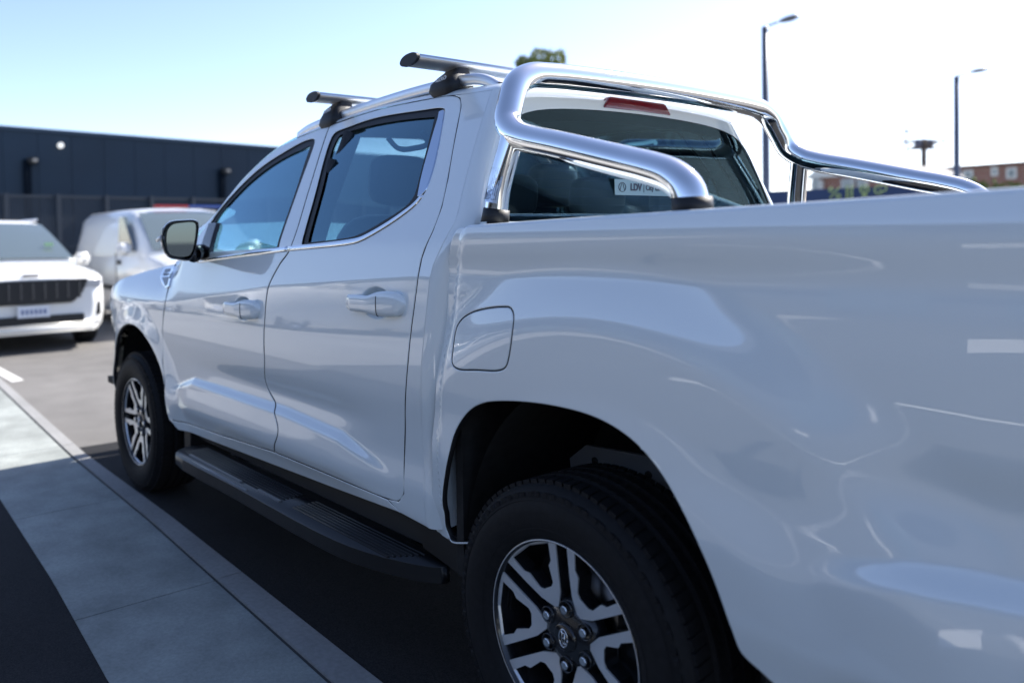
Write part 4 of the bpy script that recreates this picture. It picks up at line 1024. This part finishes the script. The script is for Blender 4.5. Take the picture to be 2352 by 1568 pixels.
def build_van():
    c = thing('delivery_van', '', 'van')
    L = [(2.38, .50, .45, .70, .80, .82), (2.32, .80, .30, .70, .98, 1.00), (2.1, .90, .22, .72, 1.08, 1.12), (1.75, .95, .20, .75, 1.16, 1.22), (1.4, .96, .20, .8, 1.2, 1.28), (0, .97, .20, .8, 1.2, 1.30), (-2.2, .96, .22, .8, 1.2, 1.3), (-2.35, .90, .30, .8, 1.2, 1.25)]
    st = [(x, [(w_*.92, zb), (w_, zb+.2), (w_, zm), (w_, zs-.05), (w_*.94, zs), (w_*.5, zt), (0, zt+.01)]) for x, w_, zb, zm, zs, zt in L]
    station_loft('body', st, WHITE2, c)
    G = [(1.72, .84, .0), (1.35, .86, .27), (.95, .88, .54), (.70, .88, .66), (.45, .88, .71), (-.5, .885, .73), (-1.9, .88, .72), (-2.2, .86, .66), (-2.33, .84, .40)]
    st = [(x, [(w_+.08, 1.14), (w_+.08, 1.2), (w_+.02-.04*h/.7, 1.22+h*.55), (w_-.06*h/.7, 1.22+h*.85), (w_-.16*h/.7, 1.22+h*.97), (w_*.5, 1.22+h*1.0+.01), (0, 1.22+h+.02)]) for x, w_, h in G]
    station_loft('cargo_shell', st, WHITE2, c)
    rows = []
    for t in np.linspace(.03, .90, 7):
        x = 1.72-1.02*t; h = float(np.interp(x, [.7, .95, 1.35, 1.72], [.66, .54, .27, 0])); hw = .84-.09*t
        rows.append([(x+.035, y, 1.235+h+.03-.02*(y/hw)**2) for y in np.linspace(-hw, hw, 9)])
    loft('windscreen', rows, CARGLASS, c)
    for s in (1, -1):
        prism('door_window', [(1.22, 1.24), (.42, 1.22), (.50, 1.78), (.72, 1.80)], s*.90, s*.965, 'y', CARGLASS, c, bevel=.004)
        boxo('door_handle', (.42, s*.965, 1.02), (.56, s*.995, 1.10), GRILLE, c, bevel=.012)
        m_ = boxo('door_mirror', (1.10, s*1.0, 1.16), (1.24, s*1.22, 1.38), WHITE2, c, bevel=.04, smooth=True)
        boxo('door_seam', (.30, s*.955, .35), (.312, s*.976, 1.20), SEAL_GAP, c)
        boxo('side_rub_strip', (-2.1, s*.955, .60), (1.2, s*.985, .68), GRILLE, c)
        prism('headlight', [(s*.55, .82), (s*.84, .84), (s*.88, 1.0), (s*.62, .97)], 2.22, 2.345, 'x', mat('lamp_unit', (.5, .5, .5), .15, coat=1), c, bevel=.01)
        for x in (1.55, -1.45): car_wheel(c, x, s*.945)
    prism('grille', [(-.5, .80), (.5, .80), (.45, .62), (-.45, .62)], 2.3, 2.395, 'x', GRILLE, c, bevel=.01)
    boxo('number_plate', (2.39, -.19, .42), (2.41, .19, .54), PLATE, c)
    boxo('roof_marker_red', (.66, -.45, 1.955), (.78, .12, 1.99), mat('red_plastic', (.55, .04, .04), .4), c, bevel=.008)
    boxo('roof_marker_blue', (.66, .13, 1.955), (.78, .72, 1.99), mat('blue_plastic', (.03, .10, .40), .4), c, bevel=.008)
    return c
mover = build_people_mover(); pf = atd(76, 650, 10.25)
mover.location = (pf[0]-2.58, pf[1], 0); mover['label'] = 'white people mover with dark grille and number plate, facing the camera at the left edge'
van = build_van(); pv = atd(452, 520, 13.2)
van.location = (pv[0]-1.4, pv[1], 0); van['label'] = 'white delivery van behind the people mover, with a red and blue strip on its roof'
def dup(root, loc, rz, label):
    r = root.copy(); COL.objects.link(r); r.location = loc; r.rotation_euler = (0, 0, rz); r['label'] = label
    for ch in list(root.children): copy_tree(ch, r)
    return r
dup(mover, (-15.6, -6.4, 0), PI*.60, 'white people mover across the lane, seen only mirrored in the truck door')
dup(van, (-19.6, -6.3, 0), PI*.42, 'white van across the lane, seen only mirrored in the truck front fender')
dup(mover, (-12.0, -6.9, 0), PI*.5, 'white people mover seen only mirrored in the rear door of the truck')

# ---- navy building on the left with its fence
A = atd(-260, 268, 20.5); B0 = atd(621, 336, 26.0)
B = B0
for k_ in range(400):
    B = A+(B0-A)*(1+k_*.01); q_ = B-CAM
    if CX+F*(q_@_r3)/(q_@_d2) > 1120: break
TOPZ = 5.05
def wall_pt(t, z): return (A[0]+(B[0]-A[0])*t, A[1]+(B[1]-A[1])*t, z)
dv = Vector((B[0]-A[0], B[1]-A[1], 0)); Lw = dv.length; dv.normalize(); nv = Vector((dv.y, -dv.x, 0))
if nv.dot(Vector((CAM[0]-A[0], CAM[1]-A[1], 0))) < 0: nv = -nv
bld = thing('warehouse', 'long dark navy panel clad warehouse behind the white vehicles on the left', 'building', (A[0], A[1], 0), math.atan2(dv.y, dv.x))
sg = 1 if Vector((-dv.y, dv.x, 0)).dot(nv) > 0 else -1       # local +Y towards the camera?
zA = A[2]; zB = B[2]
zt = lambda x: zA+(zB-zA)*x/Lw
prism('wall_core', [(-.0, 0), (Lw, 0), (Lw, zt(Lw)-.12), (0, zt(0)-.12)], -sg*8, -sg*.06, 'y', NAVY, bld)
npn = 22
for k in range(npn):
    x0, x1 = Lw*k/npn+.005, Lw*(k+1)/npn-.005
    prism('wall_panel', [(x0, 0), (x1, 0), (x1, zt(x1)-.1), (x0, zt(x0)-.1)], -sg*.055, 0, 'y', NAVY, bld)
prism('parapet_cap', [(-.1, zt(0)-.1), (Lw+.03, zt(Lw)-.1), (Lw+.03, zt(Lw)), (-.1, zt(0))], -sg*.3, sg*.05, 'y', mat('navy_cap', (.03, .055, .09), .5), bld)
def on_wall(u, v):
    D = ray(u, v); n3 = np.array([nv.x, nv.y, 0]); P = CAM+D*(np.dot(A-CAM, n3)/np.dot(D, n3)); x = (Vector(P[:2]).to_3d()-Vector((A[0], A[1], 0))).dot(dv); return x, P[2]
for (u, v, ub) in ((70, 368, 62), (512, 392, 508)):
    x, z = on_wall(u, v); 
    t = boxo('wall_lamp', (x-.10, sg*.0, z-.10), (x+.16, sg*.28, z+.06), GRILLE, bld, bevel=.02)
    boxo('lamp_lens', (x+.02, sg*.22, z-.06), (x+.14, sg*.295, z+.02), mat('dull_lens', (.5, .45, .38), .4), t)
    xp, _ = on_wall(ub, 420); tube('downpipe', [(xp, sg*.08, 0), (xp, sg*.08, z)], .10, mat('pipe_dark', (.006, .010, .016), .95, spec=.05), bld, seg=10)
x, z = on_wall(138, 335); tube('bright_wall_light', [(x, sg*.02, z), (x, sg*.16, z)], .075, LAMPW, bld, seg=14)
fence = thing('steel_fence', 'dark upright steel slat fence standing in front of the navy warehouse', 'fence')
FA = atd(-120, 470, 17.0); FB = FA+(atd(640, 477, 22.5)-FA)*1.9; nF = 270
fdv = Vector((FB[0]-FA[0], FB[1]-FA[1], 0)); Lf = fdv.length; fa = math.atan2(fdv.y, fdv.x)
fence.location = (FA[0], FA[1], 0); fence.rotation_euler = (0, 0, fa); fh = 2.45
bm = bmesh.new(); box(bm, (0, -.012, .1), (Lf/nF*.55, .012, fh)); bmesh.ops.recalc_face_normals(bm, faces=bm.faces[:]); sm_ = bpy.data.meshes.new('slat'); bm.to_mesh(sm_); bm.free()
for k in range(nF):
    o = link('slat', sm_, FENCEM, fence); o.location = (Lf*k/nF, 0, 0)
for z in (.3, 1.3, fh-.03): boxo('rail', (0, -.05, z), (Lf, -.014, z+.06), FENCEM, fence)
for k in range(15): boxo('post', (Lf*k/14-.05, -.13, 0), (Lf*k/14+.05, -.05, fh+.05), FENCEM, fence)

# ---- street lamps
def lamp(u, vtop, dep, label, tip):
    P = atd(u, vtop, dep); s = thing('street_lamp', label, 'street lamp', (P[0], P[1], 0), 0, 'tall street lamps on the right')
    # direction of the arm: across the view
    R_ = Vector((_r[0], _r[1], 0)); h = P[2]
    T = atd(tip[0], tip[1], dep); arm = Vector((T[0]-P[0], T[1]-P[1], 0))
    tube('pole', [(0, 0, 0), (0, 0, 1.2), (0, 0, h-.05)], [.15, .125, .10], POSTM, s, seg=16)
    tube('arm', [(0, 0, h-.06), tuple(arm*.55+Vector((0, 0, h+(T[2]-h)*.55)))], .035, POSTM, s, seg=10)
    a = arm*.5; b = arm*1.0
    hd = tube('lamp_head', [tuple(arm*t+Vector((0, 0, h+(T[2]-h)*t))) for t in (.42, .5, .65, .85, .97, 1.0)], [.06, .13, .20, .22, .16, .05], mat('lamp_housing', (.17, .18, .19), .4, metal=.3), s, seg=14, squash=.45)
    return s
lamp(1757, 58, 25, 'tall street lamp rising above the chrome sports bar, the nearer of two', (1832, 38))
lamp(2197, 172, 33, 'tall street lamp over the brick building at the right, the farther of two', (2268, 158))
# ---- utility pole with cross arms
P = atd(2122, 322, 62); up = thing('utility_pole', 'distant power pole with crossed arms and transformer left of the right street lamp', 'power pole', (P[0], P[1], 0))
tube('pole', [(0, 0, 0), (0, 0, P[2]+.1)], .20, BARK, up, seg=10)
rr = Vector((_r[0], _r[1], 0))
for dz, L_ in ((-.15, 1.7), (-.65, 1.3), (-.4, 1.5)):
    q = rr*L_ if dz != -.4 else Vector((rr.y, -rr.x, 0))*L_
    tube('cross_arm', [tuple(-q+Vector((0, 0, P[2]+dz))), tuple(q+Vector((0, 0, P[2]+dz)))], .09, BARK, up, seg=6)
for k in (-1, 1): tube('transformer', [tuple(rr*.45*k+Vector((0, 0, P[2]-.7))), tuple(rr*.45*k+Vector((0, 0, P[2]+.05)))], .26, POSTM, up, seg=12)
for k in (-1.5, -.9, .9, 1.5): tube('insulator', [tuple(rr*k+Vector((0, 0, P[2]-.1))), tuple(rr*k+Vector((0, 0, P[2]+.16)))], .06, CREAM, up, seg=6)
P = atd(2083, 300, 75); mp = thing('antenna_mast', 'thin pale mast left of the distant power pole', 'mast', (P[0], P[1], 0))
tube('mast_tube', [(0, 0, 0), (0, 0, P[2])], .08, POSTM, mp, seg=8); tube('mast_head', [tuple(-rr*.3+Vector((0, 0, P[2]))), tuple(rr*.3+Vector((0, 0, P[2])))], .12, POSTM, mp, seg=8)

# ---- brick building, far right
def facade(name, label, uL, uR, vtop, dL, dR, depth=8, m=BRICK, cat='building'):
    a = atd(uL, vtop[0], dL); b = atd(uR, vtop[1], dR); d = Vector((b[0]-a[0], b[1]-a[1], 0)); L = d.length
    t = thing(name, label, cat, (a[0], a[1], 0), math.atan2(d.y, d.x)); h = (a[2]+b[2])/2
    sgn = -1      # camera is on local -Y when walking left to right
    boxo('wall', (0, 0, 0), (L, depth, h), m, t)
    def loc(u, v):
        D = ray(u, v); dd = np.array([d.x, d.y, 0])/L; n3 = np.array([-dd[1], dd[0], 0]); P = CAM+D*(np.dot(a-CAM, n3)/np.dot(D, n3)); return float(np.dot(P-a, dd)), float(P[2])
    return t, L, h, loc
bb, L, h, loc = facade('brick_building', 'long low red brick building with pale windows beyond the street, at the right edge', 2094, 2560, (383, 374), 52, 44)
boxo('fascia', (-.1, -.12, h-.05), (L+.1, .2, h+.12), mat('fascia_brown', (.16, .09, .07), .7), bb)
for u0, u1, v0, v1 in ((2184, 2207, 392, 412), (2212, 2236, 392, 412), (2277, 2293, 384, 404), (2312, 2336, 386, 410)):
    x0, z1 = loc(u0, v0); x1, z0 = loc(u1, v1); w_ = boxo('window', (x0, -.08, z0), (x1, -.0, z1), CREAM, bb)
    boxo('pane', (x0+.12, -.10, z0+.12), (x1-.12, -.075, z1-.12), mat('pane_grey', (.25, .28, .28), .2) , w_)
v_ = atd(2230, 445, 38)
lawn_ = sheet('lawn', [tuple(atd(u, 520, d)[:2]) for u, d in ((2050, 42), (2700, 36), (2700, 43), (2050, 50))], .05, GRASS)
bank = atd(2300, 430, 40)
bk = thing('hedge', 'low green hedge in front of the red brick building', 'hedge', (0, 0, 0))
def leafcloud(name, centre, rx, ry, rz_, n, size, parent, m, seed=0, kind=None):
    rnd = np.random.RandomState(seed); V = []; Fc = []
    for i in range(n):
        p = rnd.normal(size=3); p /= np.linalg.norm(p); p = p*rnd.uniform(.35, 1.0)**.5*(1+.22*math.sin(5*p[0]+seed)*math.cos(4*p[1]))
        c = np.array(centre)+p*np.array([rx, ry, rz_]); a = rnd.normal(size=3); a /= np.linalg.norm(a); b = np.cross(a, rnd.normal(size=3)); b /= np.linalg.norm(b)
        s_ = size*rnd.uniform(.6, 1.3); k = len(V); V += [c-a*s_-b*s_*.35, c+a*s_*.1-b*s_*.5, c+a*s_, c-a*s_*.1+b*s_*.5]; Fc.append((k, k+1, k+2, k+3))
    o = link(name, mesh(name, V, Fc), m, parent); o['kind'] = 'stuff'; return o
ha = atd(2150, 470, 39); hb = atd(2560, 455, 36)
for i in range(9):
    t = i/8; c = ha+(hb-ha)*t; leafcloud('foliage', (c[0], c[1], 1.7), 1.2, 1.0, 1.7, 900, .16, bk, mat('hedge_leaf', (.13, .17, .035), .7) if i == 0 else bpy.data.materials['hedge_leaf'], i)
pc = atd(2292, 428, 34)
cc = dup(mover, (pc[0], pc[1], 0), math.atan2(rr.y, rr.x), 'small dark car parked before the hedge, just above the truck bed at the right'); cc['category'] = 'car'
for ch in cc.children:
    if ch.name.startswith(('body', 'cabin')):
        ch.data = ch.data.copy(); ch.data.materials.clear(); ch.data.materials.append(mat('dark_car_paint', (.03, .035, .045), .3, coat=.6))
cc.scale = (.85, .85, .98)
# raise the street there a little: a verge the car stands on
vg = sheet('verge', [tuple(atd(u, 520, d)[:2]) for u, d in ((1980, 30), (2800, 28), (2800, 60), (1980, 60))], .02, CONCL)
# ---- brick house between the sports bar legs
ho, L, h, loc = facade('brick_house', 'brick house with white shuttered windows seen under the far sports bar', 1868, 2060, (404, 404), 40, 37, 7)
for u0, u1, m_ in ((1868, 1893, CREAM), ):
    x0, _ = loc(u0, 400); x1, _ = loc(u1, 400); boxo('pale_bay', (x0, -.25, 0), (x1, -.01, h-.12), CREAM, ho)
prism('gable', [(-.3, h), (L*.34, h), (L*.12, h+.55)], -.3, 7, 'y', CREAM, ho)
prism('roof', [(-.3, h+.0), (L+.4, h+.0), (L*.85, h+.5), (L*.2, h+.5)], .02, 7.2, 'y', mat('roof_grey', (.25, .24, .24), .8), ho)
for u0, u1 in ((1872, 1888), (1938, 1966), (1975, 1996)):
    x0, z1 = loc(u0, 412); x1, z0 = loc(u1, 447); w_ = boxo('window', (x0, -.30, z0), (x1, -.26 if u0 < 1900 else -.01, z1), CREAM, ho)
    nn = 9
    for k in range(nn): boxo('louvre', (x0+.05, -.33, z0+(z1-z0)*(k+.15)/nn), (x1-.05, -.30, z0+(z1-z0)*(k+.6)/nn), mat('louvre_grey', (.22, .28, .30), .4) if k == 0 and u0 == 1872 else bpy.data.materials.get('louvre_grey'), w_)
# ---- navy banner fence with lime symbols
Ba = atd(1760, 442, 12.3); Bb = atd(2180, 419.5, 11.0); d = Vector((Bb[0]-Ba[0], Bb[1]-Ba[1], 0)); L = d.length
ban = thing('banner_fence', 'navy banner with lime green symbols on a fence beyond the truck bed', 'banner', (Ba[0], Ba[1], 0), math.atan2(d.y, d.x)); hB = (Ba[2]+Bb[2])/2
boxo('banner', (0, 0, .7), (L, .02, hB), BANNER, ban)
for k in range(5): boxo('post', (L*k/4-.03, .03, 0), (L*k/4+.03, .09, hB-.05), POSTM, ban)
def bloc(u, v):
    D = ray(u, v); dd = np.array([d.x, d.y, 0])/L; n3 = np.array([-dd[1], dd[0], 0]); P = CAM+D*(np.dot(Ba-CAM, n3)/np.dot(D, n3)); return float(np.dot(P-Ba, dd)), float(P[2])
def limetube(pts, r=.011): tube('symbol', [(x, -.006, z) for x, z in pts], r, LIME, ban, seg=6)
x, z = bloc(1917, 443); k = .075
limetube([(x-k*.8, z-k), (x+k*.8, z+k)]); limetube([(x-k*.65+.025*math.cos(a), z+k*.65+.03*math.sin(a)) for a in np.linspace(0, 2*PI, 14)]); limetube([(x+k*.65+.025*math.cos(a), z-k*.65+.03*math.sin(a)) for a in np.linspace(0, 2*PI, 14)])
x, z = bloc(1951, 441)
limetube([(x-.035, z-.09), (x+.035, z-.09), (x+.035, z+.09), (x-.035, z+.09), (x-.035, z-.09)])
for j in range(4): limetube([(x-.022, z-.055+j*.035), (x+.022, z-.055+j*.035)], .007)
x, z = bloc(1985.5, 438)
limetube([(x+.055*math.cos(a), z+.02+.055*math.sin(a)) for a in np.linspace(0, 2*PI, 18)]); limetube([(x+.022*math.cos(a), z+.02+.022*math.sin(a)) for a in np.linspace(0, 2*PI, 12)], .008); limetube([(x-.035, z-.075), (x+.035, z-.075)]); limetube([(x-.025, z-.052), (x+.025, z-.052)])
x, z = bloc(2022, 436)
limetube([(x-.02+.05*math.cos(a), z+.055*math.sin(a)) for a in np.linspace(.8, 5.6, 18)]); limetube([(x+.03+.045*math.cos(a), z+.02+.045*math.sin(a)) for a in np.linspace(-2.2, 2.6, 14)]); limetube([(x-.03, z), (x+.01, z)], .009)
for u in (1917, 1951, 1985.5, 2022):
    x, z = bloc(u, 462); 
    for j in range(3): boxo('symbol_caption', (x-.07+j*.05, -.004, z-.02), (x-.035+j*.05, .0, z+.012), LIME, ban)
# ---- tree top beyond the roof
P = atd(1243, 140, 32); tr = thing('tree', 'tree whose sparse crown shows above the sports bar hoop', 'tree', (P[0], P[1], 0))
H = P[2]; tube('trunk', catmull([np.array(p) for p in [(0, 0, 0), (.15, .1, 2.5), (-.05, .1, 5), (0, 0, H-1.5)]], 5), list(np.linspace(.28, .12, 16)), BARK, tr, seg=12)
for i, (u, v, r_) in enumerate(((1203, 146, .36), (1240, 132, .44), (1276, 137, .46), (1222, 160, .5), (1255, 165, .6), (1285, 165, .4), (1240, 200, 1.3), (1210, 240, 1.1), (1280, 235, 1.2))):
    c = atd(u, v, 32)-np.array([P[0], P[1], 0]); tube('limb', [(0, 0, H-2.6), tuple((c+np.array([0, 0, H-2.6]))/2+np.array([0, 0, -.2])), tuple(c)], [.09, .06, .02], BARK, tr, seg=6)
    leafcloud('leaf_clump', tuple(c), r_, r_, r_*.8, int(500*r_*r_+260), .085, tr, LEAF, i+3)
# ---- low buildings on the horizon, seen through the cab
g2, L, h, loc = facade('low_sheds', 'long pale grey shed on the horizon seen through the cab windows', 640, 1790, (505, 497), 62, 48, 10, mat('shed_grey', (.38, .39, .40), .7))
for k in range(14): boxo('roller_door', (L*(k+.2)/14, -.06, 0), (L*(k+.75)/14, -.0, h*.7), WINDOWM if k % 3 else CREAM, g2)
boxo('red_fascia', (L*.1, -.10, h-.35), (L*.45, -.0, h-.05), mat('red_fascia', (.45, .05, .04), .5), g2)
# ---- frontage added behind the camera to block low sky light (mirrored in the paint)
dl = thing('sky_blocker_building', 'dark frontage added out of view to cut low sky light, mirrored in the truck side', 'building', (0, -9.5, 0))
DM = mat('blocker_grey', (.055, .06, .07), .4)
boxo('wall', (-34, -6, 0), (16, 0, 3.4), DM, dl)
for k in range(16): boxo('window', (-32+k*3, .0, .5), (-30.2+k*3, .06, 3.2), WINDOWM, dl)
boxo('canopy', (-34, 0, 3.0), (16, 1.6, 3.3), DM, dl)

# ---- bay line, and white patches added only to mirror as bars in the truck side
def mirror_hit(u, v, S_):
    x, z = hit(u, v, S_); y = float(S_(x, z)); gx_, gz_ = grad(S_, np.array(x), np.array(z)); n_ = np.array([float(gx_), -1, float(gz_)]); n_ /= np.linalg.norm(n_)
    P = np.array([x, y, z]); D = P-CAM; D /= np.linalg.norm(D); Rr = D-2*(D@n_)*n_
    if Rr[2] > -1e-3: return None
    return P-Rr*(P[2]/Rr[2])
PM = mat('bay_and_patch_white', (.70, .70, .68), .7)
sheet('bay_line', [(-1.9, -2.98), (3.2, -2.94), (3.2, -2.89), (-1.9, -2.93)], .007, PM)
for (u0, v0, u1, v1) in ((2222, 780, 2352, 812), (2158, 1447, 2255, 1490), (1718, 877, 1752, 905)):
    Q = [mirror_hit(u, v, S_bed) for u, v in ((u0, v0), (u1, v0), (u1, v1), (u0, v1))]
    if all(q is not None and q[1] > -9.2 for q in Q): sheet('reflection_patch', [tuple(q[:2]) for q in Q], .007, PM)
